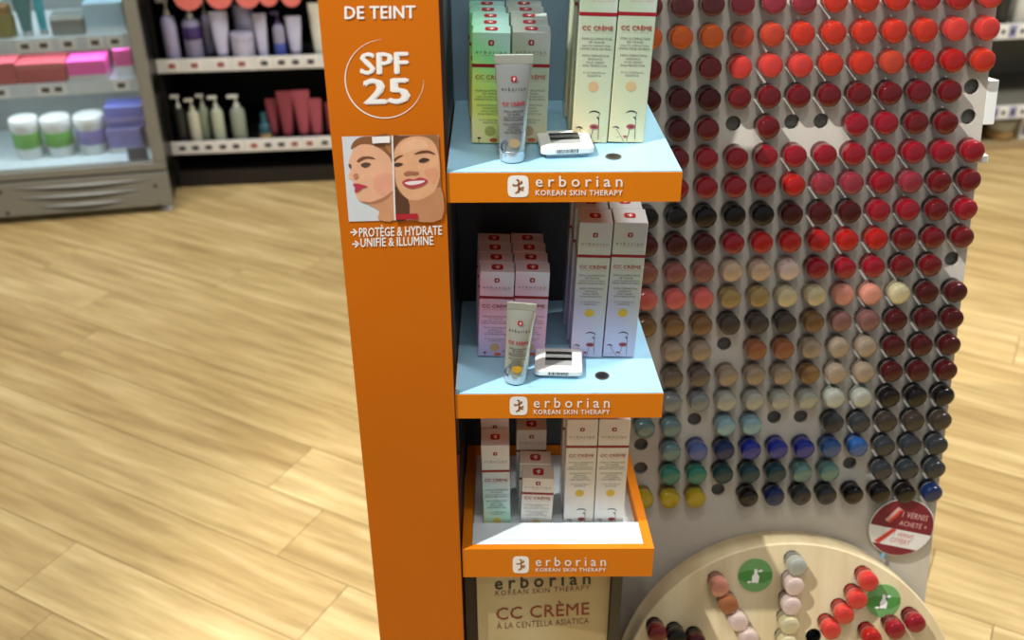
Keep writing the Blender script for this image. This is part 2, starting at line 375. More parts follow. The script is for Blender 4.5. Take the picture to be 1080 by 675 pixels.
# --- shelves
def trap(x0, x1, taper, y0, y1): return [(x0, y0), (x1, y0), (x1-taper*(y1-y0), y1), (x0, y1)]
def tray(S, xl, xr, hgt, rows, simple=True):
    mb = MB()
    pr_ = trap(xl, xr, .066, FY, BKY) if simple else None
    if simple:
        mb.prism([(x, y, S-hgt) for x, y in pr_], [(x, y, S-.0012) for x, y in pr_])
        sh = part('shelf', mb, ORANGE2, stand)
        # top film with a round hole
        hx, hy = rows
        p2 = trap(xl+.0005, xr-.0005, .066, FY+.0008, BKY-.001)
        part('shelf_film', MB().prism([(x, y, S-.0012) for x, y in p2], [(x, y, S) for x, y in p2]), SHELFBLUE, sh)
        g = MB().lathe([(.0088, S+.0001), (.0088, S+.0009), (.0070, S+.0009), (.0066, S+.0002)], 24, Matrix.Translation((hx, hy, 0)), cap=False)
        part('grommet', g, mat('bronze_metal', '6E6254', .35, metal=.7), sh, True)
        part('grommet_hole', MB().disc((hx, hy, S+.0003), .0070, .0070, EX, EY), BLACK, sh)
        for i in range(2):
            mb = MB()
            x = .018+.012*i
            while x < .112-.02*i:
                l = random.uniform(.003, .007); mb.poly([(x, 1.0535-.006*i, S+.0002), (x+l, 1.0535-.006*i, S+.0002), (x+l, 1.0550-.006*i, S+.0002), (x, 1.0550-.006*i, S+.0002)]); x += l+.0016
            part('fine_print', mb, mat('faint_blue_ink', '8FB4C8', .5), sh)
        return sh
    # deep orange tray with a white insert
    rim = .0125
    o0 = trap(xl, xr, .066, FY, 1.2610); i0 = trap(xl+rim, xr-rim, .066, FY+.0095, 1.2600)
    n = 4
    vs_ = [(x, y, S-hgt) for x, y in o0]+[(x, y, S) for x, y in o0]+[(x, y, S) for x, y in i0]+[(x, y, S-.03) for x, y in i0]
    fs = [(3, 2, 1, 0)]+[(i, (i+1) % n, n+(i+1) % n, n+i) for i in range(n)]+[(n+i, n+(i+1) % n, 2*n+(i+1) % n, 2*n+i) for i in range(n)]+[(2*n+i, 2*n+(i+1) % n, 3*n+(i+1) % n, 3*n+i) for i in range(n)]+[(12, 13, 14, 15)]
    sh = part('tray', MB().add(vs_, fs), ORANGE2, stand)
    a0_ = trap(xl+rim+.0006, xr-rim-.0006, .066, FY+.0102, 1.092)
    part('insert', MB().prism([(x, y, S-.0295) for x, y in a0_], [(x, y, S-.001) for x, y in a0_]), mat('white_insert_card', 'DCE9EE', .4, noise=.01), sh)
    b0 = [(a0_[3][0], 1.0925), (a0_[2][0], 1.0925), (a0_[2][0]-.0110, 1.2590), (a0_[3][0], 1.2590)]
    part('insert', MB().prism([(x, y, S-.0295) for x, y in b0], [(x, y, S-.018) for x, y in b0]), mat('white_insert_card', 'DCE9EE', .4, noise=.01), sh)
    return sh
sh1 = tray(S1, -.0685, .1809, .0352, (.1111, 1.0795))
sh2 = tray(S2, -.0685, .1808, .0362, (.1099, 1.0768))
sh3 = tray(S3, -.0672, .1857, .0500, None, False)
def onf(px, py, off=.0005): return ony(px, py, FY-off)
def logo(sh, ex, ey, er, tx0, tx1, ty0, ty1, sy0, sy1):
    pts = []
    for k in range(32):
        a = 2*math.pi*k/32; c, s = math.cos(a), math.sin(a); f = (abs(c)**5+abs(s)**5)**(-1/5); pts.append(onf(ex+er*f*c*.98, ey+er*f*s*1.02))
    part('emblem', MB().poly(pts), WPRINT, sh)
    mb = MB()
    def stroke(x0, y0, x1, y1, t=.075):
        d = Vector((x1-x0, y1-y0)); nn = Vector((-d.y, d.x)).normalized()*t
        mb.poly([onf(ex+er*(x+sx*nn.x), ey+er*(y+sx*nn.y), .0008) for x, y, sx in ((x0, y0, 1), (x1, y1, 1), (x1, y1, -1), (x0, y0, -1))])
    for q in ((.05, .6, .05, -.6), (.05, .45, -.3, .65), (.05, -.15, -.45, -.05), (-.42, -.05, -.5, -.2), (.05, -.2, .38, -.35), (.05, .2, .55, .1), (.05, .3, .5, .35), (.05, -.5, -.15, -.65), (.3, -.3, .32, -.5)): stroke(*q)
    part('emblem_branch', mb, mat('orange_brown_print', 'A8642E', .5), sh)
    part('lettering', MB().text('erborian', lambda u, v: onf(tx0+(tx1-tx0)*u, ty1+(ty0-ty1)*v), .012, 1.5), WPRINT, sh)
    part('lettering', MB().text('KOREAN SKIN THERAPY', lambda u, v: onf(tx0+(tx1-tx0)*u, sy1+(sy0-sy1)*v), .02, 1.15), WPRINT, sh)
logo(sh1, 546.5, 196.5, 11.3, 565, 656.5, 185.5, 197, 200.5, 206)
logo(sh2, 547, 428, 9.6, 563, 643, 419.5, 430, 432, 436.8)
logo(sh3, 549.3, 595.6, 8.8, 565, 639, 587.5, 597, 599, 602.8)

# ================================================================== CARTONS
CREAM = 'E8E6D8'
foil = {
 'lime': ['F2F2A8', 'DDF56A', 'C4F878', '8CF49C', 'B4E8D8'],
 'sage': ['DCD0A2', 'C6CAA4', 'BCC4A8', 'A9BCA0', 'BCC6BC'],
 'rose': ['B9B2DC', 'D9B4DA', 'F0B8D0', 'E6C4DC', 'DDE0EA'],
 'mist': ['C6C0DC', 'C4C2DA', 'C8CCC8', 'C8D2BE', 'CAD0D2'],
 'mint': ['D8EAC0', 'B4E4D0', 'BFE0E4', 'D8E0DC', 'E0DED4'],
 'pearl': ['E2E2E0', 'E2DED2', 'E8E2CC', 'E6DCC8', 'EAE2D4'],
}
def squircle(mb, cx, cz, r, y, horizontal=False):
    pts = []
    for k in range(20):
        a = 2*math.pi*k/20; c, s = math.cos(a), math.sin(a); f = (abs(c)**5+abs(s)**5)**(-1/5)
        pts.append((cx+r*f*c, y, cz+r*f*s) if not horizontal else (cx+r*f*c, cz+r*f*s, y))
    mb.poly(pts)
def squiggle(mb, cx, cz, r, y, horizontal=False):
    for (x0, z0, x1, z1) in ((-.05, -.62, .08, .62), (.02, -.05, -.45, .22), (.05, .1, .48, .42), (-.02, -.4, .45, -.22)):
        d = Vector((x1-x0, z1-z0)); nn = Vector((-d.y, d.x)).normalized()*.11
        q = [(x0+nn.x, z0+nn.y), (x1+nn.x, z1+nn.y), (x1-nn.x, z1-nn.y), (x0-nn.x, z0-nn.y)]
        mb.poly([(cx+r*a, y, cz+r*b) if not horizontal else (cx+r*a, cz+r*b, y) for a, b in q])
LINES_T = ['SOIN ILLUMINATEUR', 'DE VISAGE', 'HAUTE DÉFINITION', 'PERFECTEUR DE PEAU', None, 'HIGH DEFINITION', 'RADIANCE', 'FACE CREAM', 'SKIN PERFECTOR', None, 'À LA CENTELLA', 'ASIATICA']
PROTO = {}
def carton(kind, foilname, dot, w, d, h, printed=True):
    """Prototype carton, origin at the middle of its base, front facing -Y."""
    key = (kind, foilname, dot, round(w, 4), round(d, 4), round(h, 4), printed)
    if key in PROTO: return PROTO[key], False
    t = thing('carton')
    fm = mat('foil_%s_%s' % (foilname, kind), CREAM, .32, grad=(0, h, foil[foilname]), coat=.3)
    L = [part('body', MB().box(-w/2, w/2, -d/2, d/2, 0, h, ch=.0006), fm, t)]
    y = -d/2-.0003
    tall = kind == 'tall'
    bz = h*(1-(.235 if tall else .29))
    b = MB().box(-w/2-.0002, w/2+.0002, -d/2-.0002, d/2+.0002, bz-.0019, bz+.0019); L.append(part('red_band', b, BANDRED, t))
    mb = MB(); squircle(mb, 0, 0, w*.17, h+.0003, True); e = part('top_emblem', mb, REDPRINT, t); L.append(e)
    mb = MB(); squiggle(mb, 0, 0, w*.16, h+.0005, True); L.append(part('top_emblem_mark', mb, WPRINT, t))
    if printed:
        ez = h*(1-(.085 if tall else .09))
        mb = MB(); squircle(mb, 0, ez, w*.075, y); L.append(part('emblem', mb, BANDRED, t))
        mb = MB(); squiggle(mb, 0, ez, w*.07, y-.0002); L.append(part('emblem_mark', mb, WPRINT, t))
        n1 = h*(1-(.155 if tall else .185))
        L.append(part('lettering', MB().text_xz('erborian', -w*.40, w*.40, n1, n1+w*.085, y, 0, 1.5), INK, t))
        L.append(part('lettering', MB().text_xz('KOREAN SKIN THERAPY', -w*.24, w*.40, n1-w*.06, n1-w*.025, y, 0, 1.1), mat('pink_ink', 'C89088', .6), t))
        n2 = h*(1-(.325 if tall else .41))
        L.append(part('lettering', MB().text_xz('CC CRÈME', -w*.41, w*.41, n2, n2+w*.145, y, .015, 1.05), mat('brick_red_ink', 'B4483C', .55), t))
        z = n2-w*.075; mb = MB()
        L.append(part('lettering', MB().text_xz('À LA CENTELLA ASIATICA', -w*.38, w*.38, z, z+w*.04, y, 0, 1.1), mat('pink_ink', 'C89088', .6), t))
        z0 = h*(1-(.365 if tall else .50)); z1 = h*(1-(.60 if tall else .82)); st = (z0-z1)/len(LINES_T)
        for i, s in enumerate(LINES_T):
            if s:
                hw = min(w*.42, w*.024*len(s)); mb.text_xz(s, -hw, hw, z0-st*(i+.8), z0-st*(i+.12), y, .0)
        L.append(part('fine_print', mb, INK, t))
        dz = h*(1-(.655 if tall else .885)); dx = 0 if tall else -.0
        mb = MB().disc((dx, y, dz), w*.145, w*.145, EX, EZ); L.append(part('shade_dot', mb, mat('dot_'+dot, dot, .5), t))
        # poppies and mushroom drawing
        mb = MB(); f = h*(.19 if tall else .07)
        def arc(cx, cz, r, a0, a1, th):
            n = 8; o_ = []; i_ = []
            for k in range(n+1):
                a = R_(a0+(a1-a0)*k/n); tt = th*math.sin(math.pi*k/n)+.00015; o_.append((cx+(r+tt)*math.cos(a), y, cz+(r+tt)*math.sin(a)*.7)); i_.append((cx+(r-tt*.3)*math.cos(a), y, cz+(r-tt*.3)*math.sin(a)*.7))
            for k in range(n): mb.poly([o_[k], o_[k+1], i_[k+1], i_[k]])
        def stem(x0, zz0, x1, zz1, th=.0003):
            mb.poly([(x0-th, y, zz0), (x0+th, y, zz0), (x1+th, y, zz1), (x1-th, y, zz1)])
        if tall:
            arc(.003, f-.004, .007, 15, 150, .0016); stem(.0095, .004, .0085, f-.003); stem(.0062, f-.005, .0085, f-.008, .0009)
            arc(-.013, f*.42, .004, 10, 140, .0016); stem(-.002, .001, -.012, f*.44); stem(.0005, .002, .003, f*.45)
            mb.poly([(-.012, y, .006), (-.009, y, .0068), (-.008, y, .0062)])
            L.append(part('mushroom_print', mb, mat('dark_violet_ink', '3A3438', .6), t))
            mb = MB().disc((.004, y-.0001, f*.53), .0052, .0030, EX, EZ, 14); L.append(part('poppy_print', mb, mat('poppy_ink', 'B04A52', .6), t))
            mb = MB().disc((.004, y-.0003, f*.53), .0030, .0009, EX, EZ, 10); L.append(part('poppy_heart_print', mb, mat('dark_violet_ink', '3A3438', .6), t))
            mb = MB().disc((-.0015, y-.0001, f*.20), .0024, .0014, EX, EZ, 10); L.append(part('poppy_print', mb, mat('poppy_ink', 'B04A52', .6), t))
        else:
            mb.disc((-.012, y, .006), .0022, .0012, EX, EZ, 10); stem(-.0125, .001, -.012, .006); arc(.013, .006, .004, 20, 160, .001)
            L.append(part('mushroom_print', mb, mat('dark_violet_ink', '3A3438', .6), t))
            mb = MB().disc((.004, y-.0001, .004), .0046, .0024, EX, EZ, 12); L.append(part('poppy_print', mb, mat('poppy_orange_ink', 'C8683A', .6), t))
    PROTO[key] = (t, L)
    return PROTO[key], True
def put_carton(spec, loc, lean, yaw, label, group):
    (t, L), fresh = carton(*spec)
    M = Matrix.Translation(loc) @ Matrix.Rotation(R_(yaw), 4, 'Z') @ Matrix.Rotation(R_(lean), 4, 'Y')
    o = t if fresh else clone(t, M, [(p, []) for p in L])
    o.matrix_world = M
    tag(o, label, 'carton', group)
LEAN = 1.6
DX = -.066     # shelf depth direction drifts left
def raise_(w, lean): return math.sin(R_(abs(lean)))*w/2
for c, cx, fn in ((0, -.0238, 'lime'), (1, .0188, 'sage')):
    for k in range(5):
        d = .0258
        put_carton(('small', fn, 'B9C060' if fn == 'lime' else 'C2A678', .0405, d-.0004, .1245, k == 0), (cx+DX*k*d+(.0015 if k == 2 else 0), 1.1175+d/2+k*d, S1+.0012), LEAN, 0,
                   'small iridescent carton on the top shelf, %s column, %s from the front' % (('left', 'right')[c], ORD[k+1]), 'small cartons on the top shelf')
for c, cx in ((0, -.0225), (1, .0200)):
    for k in range(4):
        d = .0262
        put_carton(('small', 'rose', 'C8A874', .0412, d-.0004, .1205, k == 0), (cx+DX*k*d, 1.1190+d/2+k*d, S2+.0014), LEAN+.9, 0,
                   'small pink iridescent carton on the middle shelf, %s column, %s from the front' % (('left', 'right')[c], ORD[k+1]), 'small cartons on the middle shelf')
for S, fn, x0, Y0, dot, nm in ((S1, 'sage', .0872, 1.1175, 'C8A878', 'top'), (S2, 'mist', .0925, 1.1165, 'D8B428', 'middle')):
    for c in range(2):
        for k in range(3):
            d = .0390
            put_carton(('tall', fn, dot, .0394, d-.0006, .1868, k == 0), (x0+.0408*c+DX*k*d, Y0+d/2+k*d, S+.0014), LEAN+.4, 0,
                       'tall slim carton on the %s shelf, %s column, %s from the front' % (nm, ('left', 'right')[c], ORD[k+1]), 'tall cartons on the %s shelf' % nm)
SL = S3-.0178
for c in range(2):
    for k in range(2):
        d = .0390
        put_carton(('tall', 'pearl', 'DCB52C', .0400, d-.0006, .1862, k == 0), (.0888+.0412*c+DX*k*d, 1.0962+d/2+k*d, SL+.0004), .4, 0,
                   'tall slim carton in the bottom tray, %s column, %s' % (('left', 'right')[c], ('in front', 'behind')[k]), 'tall cartons in the bottom tray')
put_carton(('small', 'mint', 'D8C868', .0366, .038, .1445, True), (-.0214, 1.0960+.0195, SL+.0006), -.6, 0, 'mint-tinted carton at the left of the bottom tray, standing in front', 'cartons in the bottom tray')
put_carton(('small', 'pearl', 'D8C868', .0372, .036, .1590, True), (-.0225, 1.0960+.0592, SL+.0006), -.4, 0, 'carton in shadow behind the mint-tinted one in the bottom tray', 'cartons in the bottom tray')
put_carton(('small', 'pearl', 'D0B878', .0425, .0285, .0880, True), (.0312, 1.0972+.0145, SL+.0012), 2.0, -1, 'short cream carton with brightly lit top in the bottom tray', 'cartons in the bottom tray')
put_carton(('small', 'pearl', 'D0B878', .0425, .0285, .0890, False), (.0285, 1.0972+.0440, SL+.0012), 1.5, -1, 'short cream carton directly behind the brightly lit short one', 'cartons in the bottom tray')
put_carton(('small', 'pearl', 'D0B878', .0410, .028, .1230, True), (.0250, 1.0972+.0745, SL+.0010), .4, 0, 'carton at the back of the middle column of the bottom tray', 'cartons in the bottom tray')

# ================================================================== TESTER TUBES AND TAGS
def tester(loc, h, wtop, lean, yaw, bodycol, dot, label):
    M = Matrix.Translation(loc) @ Matrix.Rotation(R_(yaw), 4, 'Z') @ Matrix.Rotation(R_(lean), 4, 'Y')
    t = thing('tester_tube', label=label, cat='tube', group='tester tubes on the shelves')
    rc = .0142
    part('cap', MB().lathe([(rc-.001, 0), (rc, .001), (rc, .0125), (rc-.0006, .0132)], 24), mat('clear_silver_cap', 'C4CACC', .15, metal=.6), t, True)
    rings = []; n = 24
    for z, f in ((.0134, 0), (.02, .02), (.05, .28), (.08, .6), (h-.012, .93), (h-.0095, 1)):
        rx = rc+(wtop/2-rc)*f; ry = rc*(1-f)+.0012*f
        rings.append([(rx*math.cos(2*math.pi*k/n), ry*math.sin(2*math.pi*k/n), z) for k in range(n)])
    part('tube_body', MB().loft(rings), mat('tube_'+bodycol, bodycol, .3, metal=.6, coat=.3), t, True)
    part('crimp', MB().box(-wtop/2, wtop/2, -.0012, .0012, h-.0095, h, ch=.0003), mat('crimp_grey', 'A8ACA0', .4, metal=.3), t)
    def F(z):       # front surface y at height z
        T = ((.0134, 0), (.02, .02), (.05, .28), (.08, .6), (h-.012, .93), (h-.0095, 1)); f = 0
        for (za, fa), (zb2, fb) in zip(T, T[1:]):
            if z >= za: f = fa+(fb-fa)*min(1, (z-za)/(zb2-za))
        return -(rc*(1-f)+.0012*f)-.0004
    def ft(body, hw, z0, z1, b=0., sp=1.): return MB().text(body, lambda u, v: Vector((hw*(2*u-1), F(z0+(z1-z0)*v)*math.sqrt(max(.05, 1-((2*u-1)*hw/(rc+(wtop/2-rc)*.5))**2))-.0002, z0+(z1-z0)*v)), b, sp)
    mb = MB(); squircle(mb, 0, h-.024, .0031, F(h-.030)); part('emblem', mb, REDPRINT, t)
    mb = MB(); squiggle(mb, 0, h-.024, .0029, F(h-.030)-.0003); part('emblem_mark', mb, WPRINT, t)
    part('lettering', ft('erborian', .0125, h-.0365, h-.0325, 0, 1.5), INKDARK, t)
    part('lettering', ft('CC CRÈME', .0118, h-.0520, h-.0468, .02, 1.05), REDPRINT, t)
    mb = MB(); z = h-.0565
    for s in LINES_T[:9]:
        if s:
            q = ft(s, min(.0105, .0007*len(s)), z-.0024, z); mb.add(q.v, q.f)
        z -= .0030 if s else .0015
    part('fine_print', mb, INKDARK, t)
    part('shade_dot', MB().add([(.0058*math.cos(a)+.001, F(.022)-.0006, .0235+.0052*math.sin(a)) for a in [2*math.pi*k/20 for k in range(20)]], [tuple(range(20))]), mat('dot_'+dot, dot, .5), t)
    mb = MB()
    for r in (.0066, .0048):
        mb.tube([(-.0085+r*math.cos(a)*.75, F(.02)*.80-.0015, .0190+r*math.sin(a)*1.1) for a in [R_(70+40*k) for k in range(6)]], .00055, 6)
    part('flower_print', mb, mat('navy_print', '2A3A5A', .4), t, True)
    t.matrix_world = M
    return t
tester((.0012, 1.0745, S1+.0006), .1145, .0400, 1.0, 4, 'A9ADA8', 'B89C70', 'silver tester tube standing in front of the cartons on the top shelf')
tester((.0034, 1.0695, S2+.0015), .1075, .0345, 4.5, -2, 'BDBFB0', 'D8A41C', 'tester tube with yellow shade dot standing on the middle shelf')
def security_tag(loc, yaw, label):
    t = thing('security_tag', label=label, cat='security tag', group='white security tags on the shelves')
    def ring(hx, hy, z, r=.005):
        pts = []
        for sx, sy, a0_ in ((1, 1, 0), (-1, 1, 90), (-1, -1, 180), (1, -1, 270)):
            for k in range(4):
                a = R_(a0_+30*k); pts.append((sx*(hx-r)+r*math.cos(a), sy*(hy-r)+r*math.sin(a), z))
        return pts
    part('base', MB().loft([ring(.0225, .020, 0), ring(.0245, .0215, .0045)]), mat('tag_grey_plastic', 'B9C2C6', .4), t, True)
    part('cover', MB().loft([ring(.0265, .0235, .0045), ring(.0290, .0260, .0060), ring(.0290, .0260, .0115), ring(.0275, .0245, .0130)]), WHITE, t, True)
    part('screen_label', MB().poly([(-.0165, -.014, .0133), (.0165, -.014, .0133), (.0165, .017, .0133), (-.0165, .017, .0133)]), mat('tag_print_grey', 'A8AAA8', .5), t)
    for a, b in ((.0095, .0165), (-.0035, .0035), (.0055, .0068)):
        part('label_bar', MB().poly([(-.0162, a, .0135), (.0162, a, .0135), (.0162, b, .0135), (-.0162, b, .0135)]), INKDARK, t)
    mb = MB(); x = -.0125
    while x < .0115:
        wv = random.choice((.0005, .0009, .0013)); mb.poly([(x, -.0262, .0068), (x+wv, -.0262, .0068), (x+wv, -.0262, .0110), (x, -.0262, .0110)]); x += wv+.0007
    part('barcode', mb, INKDARK, t)
    t.matrix_world = Matrix.Translation(loc) @ Matrix.Rotation(R_(yaw), 4, 'Z')
security_tag((.0590, 1.1085-.008, S1), 5, 'white security tag with black label lying on the top shelf')
security_tag((.0572, 1.1000-.005, S2), -3, 'white security tag with black label lying on the middle shelf')

# ================================================================== NAIL POLISH RACK
GX = Vector((.0399876, 0, .000995)); GY = Vector((.000215, -.0079165, -.0395647)); GC = Vector((.4125, 1.31526, .90129))
AX = Vector((-.0029, .0206, -.0007)).normalized(); PROTR = .027
ux = GX.normalized(); uy = -GX.cross(GY).normalized(); uy = uy if uy.y > 0 else -uy
uz = ux.cross(uy).normalized(); uz = uz if uz.z > 0 else -uz
BM = Matrix.Identity(4)
for i, v in enumerate((ux, uy, uz)):
    for k in range(3): BM[k][i] = v[k]
BM.translation = GC+AX*PROTR
rack = thing('nail_polish_rack', M=BM, label='sloping white rack board holding rows of nail polish bottles', cat='rack')
def slot(c, r): return ((c-6.5)*.04, -(r-10)*.04036)
ROWS = """
M M M p p p v v v R R C
o o o r r v v v v v C C
d d d C C C v v r s s v
m m m d d d d d d d d h
. m d h d h h c c d d h
. d c c c c c c c c c c
. c c c c s p p c p d d
k k k k k m m m c c d c
m m m c s s s s s d d d
q q q b b w c c c d d h
K K K g g y y S S y m m
n n n t t t n u u m m m
. a a h z z a a a m m m
. T T a a a n a a m m m
. i i I I I I I I k k k
e e h l l h h f f x x x
h e j N U U U D D f f f
h G G P P P E E h f f f
Y Y Y h k N f f k k k N
""".strip().split('\n')
ROWS = [r.split() for r in ROWS]
PAL = {'M': ('maroon', '6A2A2E'), 'm': ('blackish maroon', '4A1416'), 'p': ('plum red', '98303C'), 'o': ('orange', 'E0641A'), 'v': ('vermilion', 'D03420'), 'r': ('brick red', 'C8442C'),
 'R': ('red', 'B82626'), 'C': ('coral red', 'DC4038'), 'd': ('dark red', '6E1218'), 'c': ('crimson', '981424'), 's': ('scarlet', 'B81C18'), 'k': ('black', '161212'), 'q': ('dusty rose', '94564F'),
 'b': ('pearl beige', 'D8BCA0'), 'w': ('pearl pink', 'EED6CA'), 'K': ('coral pink', 'E06A62'), 'g': ('antique gold', 'B09860'), 'y': ('champagne', 'E2D6AA'), 'S': ('salmon', 'E09680'), 'n': ('bronze', '86643E'),
 't': ('taupe', '4A413B'), 'u': ('mauve brown', '8C605A'), 'a': ('sand', 'AE9C84'), 'z': ('copper', 'A0623E'), 'T': ('grey taupe', '6E6458'), 'i': ('steel grey', '8C9496'), 'I': ('silver pearl', 'BCC0B2'),
 'e': ('grey teal', '6E9094'), 'l': ('pale blue', '94C0CE'), 'f': ('charcoal', '34393C'), 'x': ('brown-grey', '40372F'), 'j': ('periwinkle', '5468AA'), 'N': ('navy', '1A3060'), 'U': ('ultramarine', '142C9C'),
 'D': ('denim blue', '285A9C'), 'G': ('emerald', '308672'), 'P': ('petrol', '22464E'), 'E': ('sea green', '709C96'), 'Y': ('yellow', 'C8B01E')}
HR = .0106
def rack_panel():
    bm = bmesh.new(); seg = 16
    x0, x1, z0, z1 = -.34, .2405, -.80, .47
    def loop(pts): vs_ = [bm.verts.new((x, 0, z)) for x, z in pts]; return [bm.edges.new((vs_[i], vs_[(i+1) % len(vs_)])) for i in range(len(vs_))]
    es = loop([(x0, z0), (x1, z0), (x1, z1), (x0, z1)]); hol = []
    for r in range(1, 20):
        for c in range(1, 13):
            if ROWS[r-1][c-1] == '.': continue
            sx, sz = slot(c, r); e = loop([(sx+HR*math.cos(2*math.pi*k/seg), sz+HR*math.sin(2*math.pi*k/seg)) for k in range(seg)]); hol += e
    bmesh.ops.triangle_fill(bm, use_beauty=True, use_dissolve=False, edges=es+hol, normal=(0, -1, 0))
    g = bmesh.ops.extrude_edge_only(bm, edges=es+hol)
    for v in g['geom']:
        if isinstance(v, bmesh.types.BMVert): v.co.y += .004
    mb = MB().bm(bm); return mb
mb = rack_panel(); mb.v = [BM @ v for v in mb.v]
BOARDM = mat('satin_white_board', 'C9C3B6', .45, noise=.015)
part('board', mb, BOARDM, rack)
def lbox(x0, x1, y0, y1, z0, z1, ch=0): 
    q = MB().box(x0, x1, y0, y1, z0, z1, ch=ch); q.v = [BM @ v for v in q.v]; return q
part('backing', lbox(-.338, .2385, .045, .05, -.798, .468), DARKGREY, rack)
part('side_cheek', lbox(.2365, .2405, .0042, .05, -.80, .47), BOARDM, rack)
part('side_cheek', lbox(-.34, -.336, .0042, .05, -.80, .47), BOARDM, rack)
for r in range(1, 20):
    for c in range(1, 13):
        if ROWS[r-1][c-1] == 'h':
            sx, sz = slot(c, r); Mx = BM @ Matrix.Translation((sx, .0042, sz)) @ Matrix.Rotation(R_(-90), 4, 'X')
            part('empty_hole', MB().lathe([(HR, 0), (HR, .007), (.0008, .007)], 16, Mx, cap=False), mat('hole_sleeve_grey', '77746C', .6), rack, True)
part('side_clip', lbox(.2407, .252, -.006, .012, .138, .150, .002), WHITE, rack)
part('side_bracket', lbox(.2408, .256, .0, .03, .190, .250, .001), WHITE, rack)
# bottle: origin at the hole mouth, +Z pointing out of the board
CAPR = .0100
def bottle_meshes(L=PROTR, rb=.0154):
    cap = MB().lathe([(CAPR-.001, -.0105), (CAPR, -.0095), (CAPR, .0006), (.0136, .0010), (.0148, .0024), (.0148, .0096)], 18)
    ring = MB().lathe([(.0118, .0097), (.0141, .0099), (.0141, .0109), (.0118, .0111)], 18)
    body = MB().lathe([(.0120, .0112), (rb-.0006, .0116), (rb, .0126), (rb, L-.0042), (rb-.0010, L-.0018), (rb-.0034, L-.0005), (rb-.008, L), (.0006, L+.0002)], 20)
    return cap, ring, body
RINGMESH = bottle_meshes()[1].mesh('glint_ring', mat('glint_silver', 'C8C8C4', .25, metal=.7), True)  # silver ring added to give the bright crescent of a glass highlight
BODY = {}
def body_mesh(code, long=False):
    if (code, long) not in BODY:
        nm, hx = PAL[code]; pearly = code in 'bwygIailEeTnu'; c = tuple(v*.74 for v in lin(hx))
        M = mat('polish_'+nm.replace(' ', '_'), c, .24, coat=.2 if code in 'kfxtmPN' else .6, noise=.06, nscale=120, metal=.2 if pearly else 0, spec=.35)
        f = .12 if code in 'mdkfxNPt' else .4  # bottle's back half: polish colour darkened to paint in its dim, refracted look
        K = mat('cap_'+nm.replace(' ', '_'), tuple(v*f+.002 for v in c), .25, coat=.4, spec=.35)
        q = bottle_meshes(.030 if long else PROTR)
        BODY[(code, long)] = (q[0].mesh('cap', K, True), q[2].mesh('glass_body', M, True))
    return BODY[(code, long)]
def put_bottle(code, base, outward, label, group, scale=1, long=False):
    z = Vector(outward).normalized(); x = z.cross(EZ).normalized(); y = z.cross(x)
    M = Matrix.Identity(4)
    for i, v in enumerate((x, y, z)):
        for k in range(3): M[k][i] = v[k]
    M.translation = base; M = M @ Matrix.Rotation(random.random()*6.28, 4, 'Z') @ Matrix.Scale(scale, 4)
    t = thing('nail_polish_bottle', M=M, label=label, cat='nail polish', group=group)
    for nm, me in (('cap', body_mesh(code, long)[0]), ('glint_ring', RINGMESH), ('glass_body', body_mesh(code, long)[1])):
        o = bpy.data.objects.new(nm, me); COL.objects.link(o); o.parent = t
    return t
for r in range(1, 20):
    for c in range(1, 13):
        k = ROWS[r-1][c-1]
        if k in '.h': continue
        sx, sz = slot(c, r); base = BM @ Vector((sx, -.0005, sz))
        j = Vector((random.gauss(0, .022), 0, random.gauss(0, .022)))
        put_bottle(k, base, -AX+j, '%s nail polish bottle in %s row from the top, %s slot from the right' % (PAL[k][0], ORD[r], ORD[13-c]), 'nail polish bottles on the white rack')

